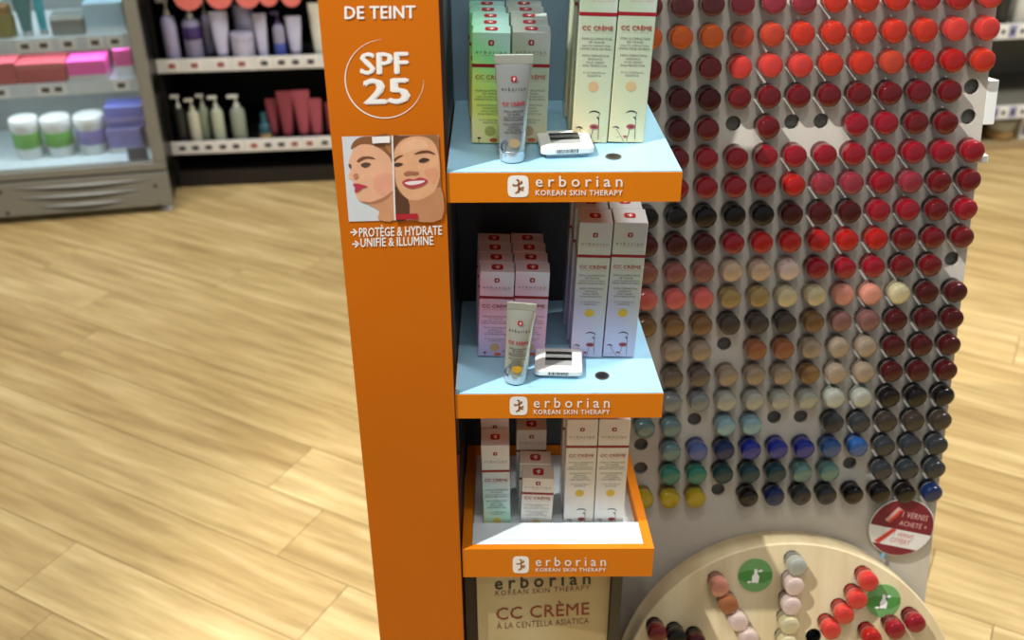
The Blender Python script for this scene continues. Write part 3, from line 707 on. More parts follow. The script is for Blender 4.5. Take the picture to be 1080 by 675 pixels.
# round promotional sign on the rack
def sign():
    c = onp(950.5, 556, GC+AX*(PROTR-.012), uy); rr = .0505; ang = R_(-14)
    ex = ux*math.cos(ang)+uz*math.sin(ang); ez = -ux*math.sin(ang)+uz*math.cos(ang); ey = uy
    M = Matrix.Identity(4)
    for i, v in enumerate((ex, ey, ez)):
        for k in range(3): M[k][i] = v[k]
    M.translation = c
    t = thing('round_sign', M=M, label='round dark red and white promotional sign at the lower corner of the rack', cat='sign')
    RX = Matrix.Rotation(R_(90), 4, 'X')
    disc = part('disc', MB().lathe([(rr-.0005, -.0012), (rr, -.0005), (rr, .0008), (rr-.0005, .0012)], 48, RX), mat('sign_white', 'E6E4DE', .4), t, True, world=False)
    def seg(z0, z1):
        pts = []; n = 20
        for k in range(n+1):
            z = z0+(z1-z0)*k/n; pts.append((math.sqrt(max(0, (rr-.0012)**2-z*z)), -.0015, z))
        return pts+[(-p[0], p[1], p[2]) for p in reversed(pts)]
    WN = mat('sign_wine_red', '7A1E2A', .45)
    part('wine_field', MB().poly(seg(-.004, rr-.0013)), WN, disc, world=False); part('wine_field', MB().poly(seg(-rr+.0013, -.034)), WN, disc, world=False)
    y = -.0018; PK = mat('sign_pink', 'D8A8A0', .5); RD = mat('sign_red', 'D2402E', .5)
    part('lettering', MB().text_xz('1 VERNIS', -.006, .034, .019, .029, y, .02, 1.1), PK, disc, world=False)
    part('lettering', MB().text_xz('ACHETÉ +', -.006, .038, .004, .0145, y, .02, 1.1), PK, disc, world=False)
    part('lettering', MB().text_xz('1 VERNIS', -.008, .024, -.016, -.0085, y, .0, 1.1), mat('sign_pale_red', 'D08078', .5), disc, world=False)
    part('lettering', MB().text_xz('OFFERT', -.010, .022, -.028, -.019, y, .0, 1.1), mat('sign_pale_red', 'D08078', .5), disc, world=False)
    part('polish_print', MB().poly([(-.030, y, .008), (-.021, y, .005), (-.008, y, .030), (-.017, y, .034)]), PK, disc, world=False)
    part('polish_print', MB().poly([(-.024, y-.0002, .007), (-.020, y-.0002, .005), (-.008, y-.0002, .029), (-.012, y-.0002, .031)]), RD, disc, world=False)
    part('ribbon_print', MB().poly([(-.034, y, -.031), (-.026, y, -.034), (-.006, y, -.005), (-.013, y, -.004)]), RD, disc, world=False)
    part('peg', MB().lathe([(.003, 0), (.003, .0095)], 10, Matrix.Translation((0, .0014, .01)) @ Matrix.Rotation(R_(-90), 4, 'X')), WHITE, t, world=False)
    # small pale blue strip sticking out under the sign
    part('blue_tab', MB().box(-.0135, -.0075, .0006, .0018, -.060, -.046), mat('pale_blue_tab', '7CB2D0', .4), t, world=False)
sign()

# ================================================================== ROUND WOODEN BOARD
TILT = R_(24.2); DR, DT = .2645, .062
DC = Vector((.4220, 1.0905, .2560))
dn = Vector((0, math.cos(TILT), -math.sin(TILT))); db = Vector((0, math.sin(TILT), math.cos(TILT)))
DM = Matrix.Identity(4)
for i, v in enumerate((EX, dn, db)):
    for k in range(3): DM[k][i] = v[k]
DM.translation = DC
disc = thing('round_wooden_board', M=DM, label='thick round pale wooden board leaning on the rack, holding bottles', cat='display board')
RX = Matrix.Rotation(R_(-90), 4, 'X')
def ondisc(px, py, off=0.): return onp(px, py, DC-dn*off, dn)
SLOTS = [  # colour, end x, end y in the photograph
 ('S', 760, 622, 'pale pink nail polish bottle, topmost of the pink row on the round board'), ('z', 769.6, 640.5, 'coppery bottle, second in the pink row on the round board'),
 ('w', 780, 658.5, 'pinkish white bottle, third in the pink row on the round board'), ('w', 791, 676, 'pinkish white bottle, fourth in the pink row on the round board'),
 ('I', 842, 600, 'silvery white bottle, topmost of the white row on the round board'), ('w', 839, 620.5, 'creamy white bottle, second in the white row on the round board'),
 ('w', 836, 641.5, 'creamy white bottle, third in the white row on the round board'), ('y', 834, 662, 'champagne bottle, fourth in the white row on the round board'), ('y', 832, 682, 'champagne bottle, lowest in view of the white row on the round board'),
 ('C', 917.5, 616, 'coral red bottle, topmost of the slanting coral row on the round board'), ('C', 906, 635, 'coral red bottle, second in the coral row on the round board'),
 ('C', 892, 651, 'coral red bottle, third in the coral row on the round board'), ('C', 878, 667, 'coral red bottle, fourth in the coral row on the round board'),
 ('c', 967.5, 660, 'crimson bottle nearest the right rim of the round board'), ('c', 946, 667, 'crimson bottle second from the right rim of the round board'), ('s', 921, 676, 'scarlet bottle third from the right rim of the round board'),
 ('d', 694, 671, 'dark red bottle nearest the left rim of the round board'), ('k', 715, 676, 'black bottle second from the left rim of the round board'), ('m', 736, 681, 'blackish bottle third from the left rim of the round board'),
]
HRD = .0124
def disc_mesh():
    bm = bmesh.new(); es = []
    def loop(pts): vs_ = [bm.verts.new((x, 0, z)) for x, z in pts]; return [bm.edges.new((vs_[i], vs_[(i+1) % len(vs_)])) for i in range(len(vs_))]
    outer = loop([((DR-.002)*math.cos(2*math.pi*k/96), (DR-.002)*math.sin(2*math.pi*k/96)) for k in range(96)])
    hol = []
    for b in BASES: hol += loop([(b[0]+HRD*math.cos(2*math.pi*k/14), b[1]+HRD*math.sin(2*math.pi*k/14)) for k in range(14)])
    bmesh.ops.triangle_fill(bm, use_beauty=True, use_dissolve=False, edges=outer+hol, normal=(0, -1, 0))
    g = bmesh.ops.extrude_edge_only(bm, edges=hol)
    hv = [v for v in g['geom'] if isinstance(v, bmesh.types.BMVert)]
    for v in hv: v.co.y += .02
    for b in BASES:
        bm.faces.new([v for v in sorted([v for v in hv if (v.co.x-b[0])**2+(v.co.z-b[1])**2 < (HRD*1.2)**2], key=lambda v: math.atan2(v.co.z-b[1], v.co.x-b[0]))])
    mb = MB().bm(bm)
    mb.lathe([(DR-.002, 0), (DR, .002), (DR, DT-.002), (DR-.002, DT)], 96, Matrix.Rotation(R_(-90), 4, 'X'), cap=False)
    n = len(mb.v); mb.poly([((DR-.002)*math.cos(2*math.pi*k/96), DT, (DR-.002)*math.sin(2*math.pi*k/96)) for k in range(96)])
    return mb
OUT = (-AX*.45-dn*.55).normalized()
BASES = []; PL = []
for code, px, py, lb in SLOTS:
    e = onp(px, py, DC-dn*.031, dn); base = e-OUT*.032
    base = base + dn*((DC-base).dot(dn)); lc = DM.inverted() @ base; BASES.append((lc.x, lc.z)); PL.append((code, base, lb))
hb = DM.inverted() @ ondisc(858, 671); BASES.append((hb.x, hb.z))
WOOD = wood_disc_mat()
part('board', disc_mesh(), WOOD, disc, world=False)
part('empty_hole', MB().lathe([(HR-.0002, .0004), (HR-.0002, .0195), (.001, .0195)], 14, Matrix.Translation((hb.x, 0, hb.z)) @ RX, cap=False), BLACK, disc, world=False)
for code, base, lb in PL:
    put_bottle(code, base-dn*.0046, OUT, lb, 'nail polish bottles on the round wooden board', .95, True)
# green stickers
GRN = mat('sticker_green', '6FA35E', .5); GRN2 = mat('sticker_dark_green', '4C8A38', .5)
for (px, py) in ((796.5, 606.5), (931.5, 633.5)):
    c = DM.inverted() @ ondisc(px, py); cx_, cz_ = c.x, c.z
    st = part('green_sticker', MB().lathe([(.0262, .0001), (.0262, -.0008)], 36, Matrix.Translation((cx_, 0, cz_)) @ RX), GRN, disc, world=False, label='round green sticker with a white drawing')
    y = -.0011
    part('sticker_band', MB().poly([(cx_-.0256, y, cz_-.006), (cx_-.010, y, cz_-.012), (cx_+.012, y, cz_-.012), (cx_+.0256, y, cz_-.005), (cx_+.0256, y, cz_+.005), (cx_+.010, y, cz_+.006), (cx_-.012, y, cz_+.008), (cx_-.0256, y, cz_+.003)]), GRN2, st, world=False)
    y = -.0014
    part('bottle_drawing', MB().poly([(cx_+a, y, cz_+b) for a, b in ((-.0055, -.0115), (.0045, -.0120), (.006, -.002), (.003, .003), (.0025, .010), (-.0015, .010), (-.002, .003), (-.005, -.002))]), WPRINT, st, world=False)
    part('leaf_drawing', MB().poly([(cx_+a, y, cz_+b) for a, b in ((.002, .006), (.008, .0095), (.012, .007), (.008, .005))]), WPRINT, st, world=False)
    part('leaf_drawing', MB().poly([(cx_+a, y, cz_+b) for a, b in ((-.005, -.010), (-.010, -.0085), (-.013, -.011), (-.009, -.0125))]), WPRINT, st, world=False)

# ================================================================== DISPLAY FRIDGE (left, behind)
P0, P1 = onz(8, 238, 0), onz(184, 224, 0)
ex = (P1-P0); ex.z = 0; ex.normalize(); FYAW = math.atan2(ex.y, ex.x)
FM = Matrix.Translation(P1) @ Matrix.Rotation(FYAW, 4, 'Z'); FI = FM.inverted(); fn_ = Vector((-ex.y, ex.x, 0))
def fl(px, py, d=0.): q = FI @ onp(px, py, P1+fn_*d, fn_); return q.x, q.z      # pixel -> (x, z) on the fridge plane at depth d
FRW, FRD, FRH = .84, .45, 1.75
GREY = mat('fridge_grey_enamel', '85847A', .35, noise=.03)
fr = thing('display_fridge', M=FM, label='grey glass-fronted display fridge standing on the wooden floor', cat='fridge')
def fbox(name, x0, x1, y0, y1, z0, z1, M, p=fr, ch=0, label=None): return part(name, MB().box(x0, x1, y0, y1, z0, z1, ch=ch), M, p, world=False, label=label)
zg = fl(178, 181)[1]; zb = fl(160, 172)[1]; xpl = fl(160, 165)[0]
z0f = .028
gp = part('grille_panel', MB().box(-FRW, 0, 0, .03, z0f, zg, ch=.006), GREY, fr, world=False)
for (pa, pb, pc, py) in ((10, 80, 160, 195), (18, 85, 150, 205), (40, 92, 135, 214.5)):
    x0, x1 = fl(pa, py)[0], fl(pc, py)[0]; z = fl(pb, py)[1]; n = 14; up_, dn_ = [], []
    for k in range(n+1):
        x = x0+(x1-x0)*k/n; f = math.sin(math.pi*k/n); zz = z-.010*f
        up_.append([(x, -.0006, zz+.001), (x, -.0065*f-.0012, zz+.006*f+.0015), (x, -.0006, zz+.012*f+.002)]); dn_.append([(x, -.0006, zz-.009*f-.001), (x, -.0012, zz-.004*f), (x, -.0006, zz)])
    part('louvre', MB().loft(up_), GREY, gp, True, world=False)
    part('louvre_gap', MB().loft(dn_), mat('fridge_shadow_grey', '4A4A46', .6), gp, world=False)
for px, py in ((8, 225), (164, 196), (168, 217), (0, 203)):
    x, z = fl(px, py); part('screw', MB().lathe([(.007, 0), (.006, .002)], 12, Matrix.Translation((x, 0, z)) @ Matrix.Rotation(R_(90), 4, 'X')), mat('dark_screw', '3A3A36', .5), gp, world=False)
fbox('seam', -FRW+.004, -.004, .006, .03, zg+.001, zg+.006, BLACK)
fbox('bottom_rail', -FRW, 0, 0, .035, zg+.007, zb, GREY, ch=.004)
fbox('post', xpl, 0, 0, .04, zb+.0005, FRH, GREY, ch=.004)
fbox('post', -FRW, -FRW-xpl, 0, .04, zb+.0005, FRH, GREY, ch=.004)
fbox('top_rail', -FRW, 0, 0, .04, FRH+.0005, FRH+.12, GREY, ch=.004)
fbox('side_wall', -.02, -.001, .0405, FRD, z0f, FRH+.12, BLACK); fbox('side_wall', -FRW, -FRW+.02, .0405, FRD, z0f, FRH+.12, BLACK)
INNER = mat('fridge_inner_white', 'C9DCE2', .4)
fbox('back_wall', -FRW+.021, -.021, FRD-.02, FRD, z0f, FRH+.1, mat('fridge_inner_grey', '93A0A2', .5))
fbox('inner_floor', -FRW+.021, -.021, .0405, FRD-.021, zb-.02, zb-.001, INNER)
fbox('ceiling_plate', -FRW+.021, -.021, .0405, FRD-.021, FRH+.08, FRH+.1, INNER)
part('glass_pane', MB().box(-FRW-xpl+.001, xpl-.001, .012, .016, zb+.001, FRH-.001), mat('clear_glass', 'FFFFFF', .02, trans=1, noise=0), fr, world=False)
for x in (-.03, -FRW+.03): part('foot', MB().lathe([(.022, 0), (.022, .006), (.009, .008), (.009, z0f)], 14, Matrix.Translation((x, .04, 0))), mat('foot_grey', 'C8C8C4', .4), fr, True, world=False)
for x in (-.03, -FRW+.03): part('foot', MB().lathe([(.022, 0), (.022, .006), (.009, .008), (.009, z0f)], 14, Matrix.Translation((x, FRD-.05, 0))), mat('foot_grey', 'C8C8C4', .4), fr, True, world=False)
def frail(ytop, ybot, x, tags, nm):
    _, zt = fl(x, ytop, .06); _, zbm = fl(x, ybot, .06)
    s = fbox('fridge_shelf', -FRW+.022, -.022, .068, FRD-.022, zt-.012, zt-.004, INNER)
    rl = fbox('price_rail', -FRW+.022, -.022, .060, .0675, zbm, zt, INNER, s)
    for px in tags:
        xx, _ = fl(px, (ytop+ybot)/2, .058)
        zc_ = (zt+zbm)/2
        fbox('price_tag', xx-.026, xx+.026, .0575, .0598, zc_-.018, zc_+.018, mat('tag_white', 'E4EEF0', .5), s)
        fbox('price_print', xx-.013, xx+.012, .0570, .0574, zc_-.008, zc_+.009, mat('tag_dark_print', '3A3E3E', .6), s)
    return zt-.004
zA = frail(39, 55, 60, (26, 46, 72, 101, 122), 'upper'); zB = frail(87, 101, 60, (0, 48, 62, 129), 'middle')
zF = zb-.001
fo = lamp('fridge_lamp', 'AREA', FM @ Vector((-FRW/2, .12, FRH+.05)), FM @ Vector((-FRW/2, .2, 0)), 10, (.86, .96, 1), shape='RECTANGLE', size=.7, size_y=.08)
for zz in (zA, zB): lamp('fridge_shelf_lamp', 'AREA', FM @ Vector((-FRW/2, .10, zz-.022)), FM @ Vector((-FRW/2, .16, 0)), 1.1, (.86, .96, 1), shape='RECTANGLE', size=.7, size_y=.02)
fbox('inner_tag', fl(136, 167, .05)[0], fl(157, 167, .05)[0], .0405, .046, zF+.0005, zF+.045, mat('navy_tag', '2C4A6A', .5))
def wthing(name, x, d, z, label, cat, group=None, rz=0): return thing(name, M=FM @ Matrix.Translation((x, d, z)) @ Matrix.Rotation(rz, 4, 'Z'), label=label, cat=cat, group=group)
def jar(x0p, x1p, ytop, ybot, depth, zs, band, label):
    ym = (ytop+ybot)/2; xa, _ = fl(x0p, ym, depth); xb, _ = fl(x1p, ym, depth); zz = fl((x0p+x1p)/2, ytop, depth)[1]; r = (xb-xa)/2; h = max(.05, zz-zs)
    t = wthing('cream_jar', (xa+xb)/2, depth+r, zs+.0003, label, 'jar', 'jars on the fridge floor')
    part('jar_body', MB().lathe([(r*.86, 0), (r*.9, .003), (r*.97, h*.5), (r*.97, h*.74)], 28), mat('jar_white', 'CFD8D8', .3), t, True, world=False)
    part('band', MB().lathe([(r*.955, h*.27), (r*.985, h*.3), (r*.99, h*.66), (r*.955, h*.68)], 28, cap=False), band, t, True, world=False)
    part('lid', MB().lathe([(r*.99, h*.745), (r*1.02, h*.76), (r*1.02, h*.95), (r*.98, h), (r*.9, h+.001), (r*.88, h-.002), (.005, h-.002)], 28), mat('lid_white', 'DDE3E3', .35), t, True, world=False)
jar(9, 40, 129, 161, .11, zF, mat('band_green', '5FA052', .4), 'leftmost jar with green band on the fridge floor')
jar(42, 74, 128, 160, .11, zF, mat('band_green', '5FA052', .4), 'jar with green band beside the purple-banded jar in the fridge')
jar(77, 110, 126, 159, .11, zF, mat('band_lavender', '7674AE', .4), 'jar with purple band and white lid on the fridge floor')
def fbx(name, x0p, x1p, ytop, ybot, depth, dd, zs, M, label, cat, group=None, strip=None, lift=0):
    ym = (ytop+ybot)/2; xa, _ = fl(x0p, ym, depth); xb, _ = fl(x1p, ym, depth); zz = fl((x0p+x1p)/2, ytop, depth)[1]; h = max(.02, zz-zs-lift)
    t = wthing(name, (xa+xb)/2, depth, zs+.0003+lift, label, cat, group); wd = xb-xa
    part('body', MB().box(-wd/2, wd/2, 0, dd, 0, h, ch=.002), M, t, world=False)
    if strip: part('printed_strip', MB().box(-wd/2-.0004, wd/2+.0004, -.0006, dd*.5, h*strip[1], h*strip[2]), strip[0], t, world=False)
    return h
PURP = mat('box_violet_blue', '5560A8', .4); PURP2 = mat('box_violet_light', '7C7CB6', .4)
h1 = fbx('product_box', 113, 150, 136, 158, .12, .09, zF, PURP2, 'lower violet box of the pair in the fridge corner', 'box', 'violet boxes in the fridge', (mat('jar_white', 'CFD8D8', .3), 0.02, .2))
fbx('product_box', 111, 152, 112, 136, .125, .09, zF, PURP, 'upper violet box stacked in the fridge corner', 'box', 'violet boxes in the fridge', (PURP2, .3, .5), h1+.0006)
RED1 = mat('box_raspberry', 'B0505C', .4); PINK = mat('box_hot_pink', 'EE5CBC', .4); DKRED = mat('box_dark_red', '7A343A', .45)
fbx('flat_box', -26, 17, 67, 86.5, .075, .12, zB, RED1, 'flat raspberry box at the far left of the middle fridge shelf', 'box', 'flat boxes on the middle fridge shelf')
fbx('flat_box', 18, 69, 67, 86, .075, .12, zB, RED1, 'wide flat raspberry box on the middle fridge shelf', 'box', 'flat boxes on the middle fridge shelf', (mat('box_rose', 'C06A72', .4), .72, .99))
fbx('flat_box', 71, 112, 64, 85, .075, .10, zB, PINK, 'flat hot pink box with white foot on the fridge shelf', 'box', 'flat boxes on the middle fridge shelf', (mat('jar_white', 'CFD8D8', .3), .0, .28))
fbx('product_box', 121, 140, 52, 82, .09, .07, zB, PINK, 'upright pink and white box at the right of the middle fridge shelf', 'box', None, (mat('box_icy', 'D6E8EE', .4), .0, .40))
fbx('flat_box', -26, 69, 56, 86, .21, .14, zB, DKRED, 'dark red box at the back of the middle fridge shelf, left', 'box', 'boxes at the back of the fridge shelf')
fbx('flat_box', 72, 118, 56, 86, .21, .14, zB, DKRED, 'dark red box behind the flat hot pink box', 'box', 'boxes at the back of the fridge shelf')
fbx('product_box', 89, 131, 3, 38, .085, .08, zA, mat('box_ice_blue', 'A9D8EE', .4), 'icy blue box at the right of the top fridge shelf', 'box', None, (mat('box_icy', 'D6E8EE', .4), 0.0, .22))
fbx('product_box', 95, 116, -18, 38, .19, .07, zA, PURP2, 'lavender box behind the icy blue box', 'box')
fbx('product_box', 53, 88, 17, 37, .085, .08, zA, mat('box_grey_green', '7E8C8A', .4), 'low grey box next to the icy blue box in the fridge', 'box', None, (mat('box_icy', 'D6E8EE', .4), .8, .98))
def squeeze(M, w, d, h, bm_, capm, name, label, group, captop=False):
    t = thing(name, M=M, label=label, cat='tube', group=group); r = min(w/2, d/2); n = 16; rings = []
    for z, f in ((.018, 0), (.03, .05), (h*.5, .5), (h*.9, .95), (h, 1)):
        rx = r*.85+(w/2-r*.85)*f; ry = r*.85*(1-f)+.002*f; rings.append([(rx*math.cos(2*math.pi*k/n), ry*math.sin(2*math.pi*k/n), z) for k in range(n)])
    part('tube_body', MB().loft(rings), bm_, t, True, world=False)
    part('cap', MB().lathe([(r*.78, 0), (r*.8, .001), (r*.8, .0178)], 16), capm, t, True, world=False)
    return t
TEAL = mat('tube_teal', '3E8288', .35); CYAN = mat('tube_cyan', '22B4C8', .35); OLIVE = mat('jar_olive', '7E7A44', .4); SILV = mat('cap_silver', 'B4BABA', .25, metal=.5)
x, _ = fl(30, 38, .1); squeeze(FM @ Matrix.Translation((x, .11, zA+.0003)), .075, .04, .21, TEAL, SILV, 'squeeze_tube', 'dusty teal tube with silver cap on the top fridge shelf', None)
x, _ = fl(46, 36, .1); squeeze(FM @ Matrix.Translation((x, .12, zA+.0003)), .036, .03, .20, CYAN, SILV, 'squeeze_tube', 'slim bright cyan tube on the top fridge shelf', None)
x, _ = fl(6, 38, .1); t = thing('olive_jar', M=FM @ Matrix.Translation((x, .12, zA+.0003)), label='round olive and amber jar at the left of the top fridge shelf', cat='jar')
part('jar_body', MB().lathe([(.028, 0), (.034, .004), (.036, .06), (.03, .075)], 20), OLIVE, t, True, world=False); part('lid', MB().lathe([(.03, .0755), (.03, .098), (.028, .1)], 20), mat('lid_amber', '8A6A3A', .4), t, True, world=False)

# ================================================================== BLACK WALL SHELVING (left, far behind)
W0, W1 = onz(188, 201, 0), onz(350, 194, 0)
ex2 = (W1-W0); ex2.z = 0; ex2.normalize(); WYAW = math.atan2(ex2.y, ex2.x)
WMx = Matrix.Translation(W0) @ Matrix.Rotation(WYAW, 4, 'Z'); WI = WMx.inverted(); wn = Vector((-ex2.y, ex2.x, 0))
def wl(px, py, d=0.): q = WI @ onp(px, py, W0+wn*d, wn); return q.x, q.z
un = thing('shelving_unit', M=WMx, label='black wall shelving unit with white price rails behind the orange panel', cat='shelving unit')
FRX = (WI @ (FM @ Vector((.0, .26, 0)))).x+.012
print('FRX', FRX)
BLK = mat('matte_black_shelving', '090808', .6)
UX0, UX1, UD, UH = FRX, .86, .42, 1.7
def ubox(name, x0, x1, y0, y1, z0, z1, M, p=un, ch=0): return part(name, MB().box(x0, x1, y0, y1, z0, z1, ch=ch), M, p, world=False)
ubox('back_wall', UX0, UX1, UD, UD+.02, 0, UH, BLK); ubox('side_wall', UX0-.006, UX0-.0005, .02, UD+.02, 0, UH, BLK); ubox('side_wall', UX1+.0005, UX1+.02, .02, UD+.02, 0, UH, BLK)
ubox('plinth', UX0, UX1, .03, UD-.001, 0, .06, mat('plinth_brown_black', '1E1815', .6))
ubox('top_board', UX0-.006, UX1+.02, .0, UD+.02, UH+.001, UH+.03, BLK)
ubox('upright_strip', UX0+.012, UX0+.03, UD-.012, UD-.001, .07, UH, mat('dark_steel', '2A2826', .5, metal=.4))
def wrail(px, yt, yb, tags, reds):
    _, zt = wl(px, yt); _, zb_ = wl(px, yb)
    s = ubox('shelf_board', UX0, UX1, .006, UD-.013, zt-.03, zt-.012, BLK)
    ubox('price_rail', UX0-.005, UX1, 0, .0055, zb_, zt, mat('rail_white', 'E6E6E2', .45), s)
    for i, tx in enumerate(tags):
        x, _ = wl(tx, (yt+yb)/2); zc_ = (zb_+zt)/2
        ubox('price_tag', x-.021, x+.021, -.0022, -.0004, zc_-.018, zc_+.018, mat('tag_paper', 'F2F0EC', .5), s)
        ubox('price_print', x-.012, x+.012, -.0028, -.0023, zc_-.008, zc_+.009, mat('tag_red_print', 'A0524A', .6) if i in reds else mat('tag_dark_print', '3A3E3E', .6), s)
    return zt-.012
zU = wrail(250, 60.5, 74.5, (181, 205, 233, 255, 279, 297, 312, 328), (0, 1, 2, 3)); zL = wrail(266, 147, 160, (192, 206, 220, 235, 249, 268, 283, 297, 311, 327, 343), (5, 8, 9))
zT = zU+(zU-zL)*1.02
s = ubox('shelf_board', UX0, UX1, .006, UD-.013, zT-.018, zT, BLK); ubox('price_rail', UX0+.01, UX1, 0, .0055, zT-.05, zT+.012, mat('rail_white', 'E6E6E2', .45), s)
LAV = mat('lavender_pack', 'AAA6C6', .35); LAVW = mat('lavender_white_pack', 'C4C2DA', .35); LAVG = mat('grey_lavender_pack', '8E8AA6', .35); DPUR = mat('deep_purple_band', '43306A', .4)
def wt(px, d, zs): x, _ = wl(px, 60 if zs == zU else 148, d); return WMx @ Matrix.Translation((x, d, zs+.0003))
def hgt(px, py, d, zs): return wl(px, py, d)[1]-zs
def wwid(x0, x1, py, d): return wl(x1, py, d)[0]-wl(x0, py, d)[0]
def pump(M, r, h, bm_, pm, label, group, band=None, bandz=(.35, .6)):
    t = thing('pump_bottle', M=M, label=label, cat='bottle', group=group); hb_ = h*.72
    part('bottle_body', MB().lathe([(r*.94, 0), (r, .003), (r, hb_*.86), (r*.8, hb_*.96), (r*.4, hb_)], 18), bm_, t, True, world=False)
    part('pump_neck', MB().lathe([(r*.42, hb_+.0005), (r*.42, hb_+h*.08), (r*.16, hb_+h*.09), (r*.16, h*.93)], 12), pm, t, True, world=False)
    part('pump_head', MB().box(-r*1.15, r*.35, -r*.3, r*.3, h*.932, h, ch=.002), pm, t, world=False)
    if band: part('band', MB().lathe([(r*.99, hb_*bandz[0]), (r*1.015, hb_*bandz[0]+.001), (r*1.015, hb_*bandz[1]), (r*.99, hb_*bandz[1]+.001)], 18, cap=False), band, t, True, world=False)
    return t
G1 = 'lavender hair care on the upper shelf'; G2 = 'bottles and tubes on the lower shelf'
DD = .045
pump(wt(183.5, DD, zU), wwid(170, 186, 50, DD)/2, hgt(172, -2, DD, zU), LAV, SILV, 'tall lavender pump bottle at the left end of the upper shelf', G1)
pump(wt(206.5, DD, zU), wwid(194, 213, 50, DD)/2, hgt(203, 2, DD, zU), LAVG, SILV, 'grey lavender bottle with deep purple band on the upper shelf', G1, DPUR, (.5, .82))
pump(wt(222, DD+.06, zU), .017, hgt(218, 4, DD, zU), LAV, SILV, 'slim lavender bottle beside the purple-banded bottle', G1)
squeeze(wt(236, DD, zU), wwid(226, 246, 40, DD), .05, hgt(236, 12, DD, zU), LAVW, LAVG, 'squeeze_tube', 'pale lavender tube left of the squat jar on the upper shelf', G1)
def sqjar(M, r, h, label, group):
    t = thing('squat_jar', M=M, label=label, cat='jar', group=group)
    part('jar_body', MB().lathe([(r*.92, 0), (r, .004), (r, h*.7)], 22), LAVW, t, True, world=False); part('lid', MB().lathe([(r*1.02, h*.705), (r*1.03, h*.72), (r*1.03, h*.97), (r, h)], 22), mat('lid_lavender', 'B8B4CC', .35), t, True, world=False)
hj = hgt(258, 34, DD, zU); rj = wwid(246, 270, 45, DD)/2
sqjar(wt(258, DD, zU), rj, hj, 'squat lavender jar in front of a second one on the upper shelf', G1)
sqjar(wt(258, DD, zU) @ Matrix.Translation((0, 2*rj+.012, 0)), rj*.9, hj*1.9, 'taller jar standing behind the squat lavender jar', G1)
squeeze(wt(278.5, DD, zU), wwid(271, 285, 30, DD), .04, hgt(278, 14, DD, zU), LAVW, LAVW, 'squeeze_tube', 'narrow pale tube right of the squat jar on the upper shelf', G1)
pump(wt(297, DD, zU), wwid(291, 303, 50, DD)/2, hgt(297, 12, DD, zU), mat('clear_lavender', '9C98B0', .3), mat('purple_pump', '5A4A80', .4), 'small pump bottle with blue base band on the upper shelf', G1, mat('band_blue', '4A58A8', .4), (.02, .42))
squeeze(wt(313, DD, zU), wwid(304, 321, 30, DD), .045, hgt(313, 17, DD, zU), LAVW, LAVG, 'squeeze_tube', 'pale tube second from the right end of the upper shelf', G1)
squeeze(wt(338, DD, zU), wwid(327, 344, 30, DD), .045, hgt(336, 3, DD, zU), mat('ivory_pack', 'DAD6C6', .4), mat('ivory_pack', 'DAD6C6', .4), 'squeeze_tube', 'ivory tube at the right end of the upper shelf', G1)
CRM = mat('cream_bottle', 'CFCFB8', .4); SAGE = mat('sage_bottle', '8E9C84', .4); SGL = mat('sage_cream_bottle', 'BCC4AC', .4); DKB = mat('charcoal_bottle', '2C2E2C', .35); PWH = mat('pump_white', 'D2D2C8', .4)
pump(wt(194, DD, zL), .020, hgt(193, 100, DD, zL), DKB, PWH, 'charcoal bottle with white pump at the left of the lower shelf', G2)
pump(wt(208, DD, zL), .021, hgt(206, 104, DD, zL), CRM, CRM, 'cream pump bottle beside the charcoal bottle', G2)
pump(wt(219.5, DD+.02, zL), .018, hgt(218, 101, DD, zL), SAGE, PWH, 'sage green pump bottle between two cream bottles', G2)
pump(wt(233, DD, zL), .022, hgt(231, 101, DD, zL), SGL, PWH, 'pale green pump bottle, fourth from the left on the lower shelf', G2)
pump(wt(254.5, DD, zL), .026, hgt(252, 100, DD, zL), mat('grey_green_bottle', '98A090', .4), PWH, 'grey-green spray bottle standing apart on the lower shelf', G2)
t = thing('dropper_bottle', M=wt(281, DD, zL), label='small teal bottle with golden base on the lower shelf', cat='bottle', group=G2); hh = hgt(281, 119, DD, zL)
part('base_band', MB().lathe([(.021, 0), (.021, hh*.2)], 16), mat('gold_base', 'C0A068', .4), t, True, world=False); part('bottle_body', MB().lathe([(.0205, hh*.201), (.0205, hh*.5), (.011, hh*.62), (.010, hh)], 16), mat('teal_bottle', '2A5864', .35), t, True, world=False)
WINE = mat('wine_tube', '8A3A46', .4); WINE2 = mat('wine_tube_light', 'A24A56', .4); WCAP = mat('wine_cap', '5A2430', .4)
for px, x0, x1, yt, d, M_, lb in ((291, 284, 297, 104, .07, WINE, 'narrow dark wine tube beside the teal bottle'), (305, 296, 313, 96, DD, WINE, 'tall wine red tube, second of the wine tubes'), (322, 312, 331, 95, DD, WINE2, 'wide wine red tube in the middle of the lower shelf group'),
                               (335.5, 327, 342, 104, DD-.005, WINE2, 'shorter rose tube next to the orange panel'), (352, 346, 358, 108, DD, WINE, 'purple wine tube half hidden by the orange panel')):
    squeeze(wt(px, d, zL), wwid(x0, x1, 120, d), .045, hgt(px-3, yt, d, zL), M_, WCAP, 'squeeze_tube', lb, G2)
CORAL = mat('coral_disc', 'EE7A72', .5)
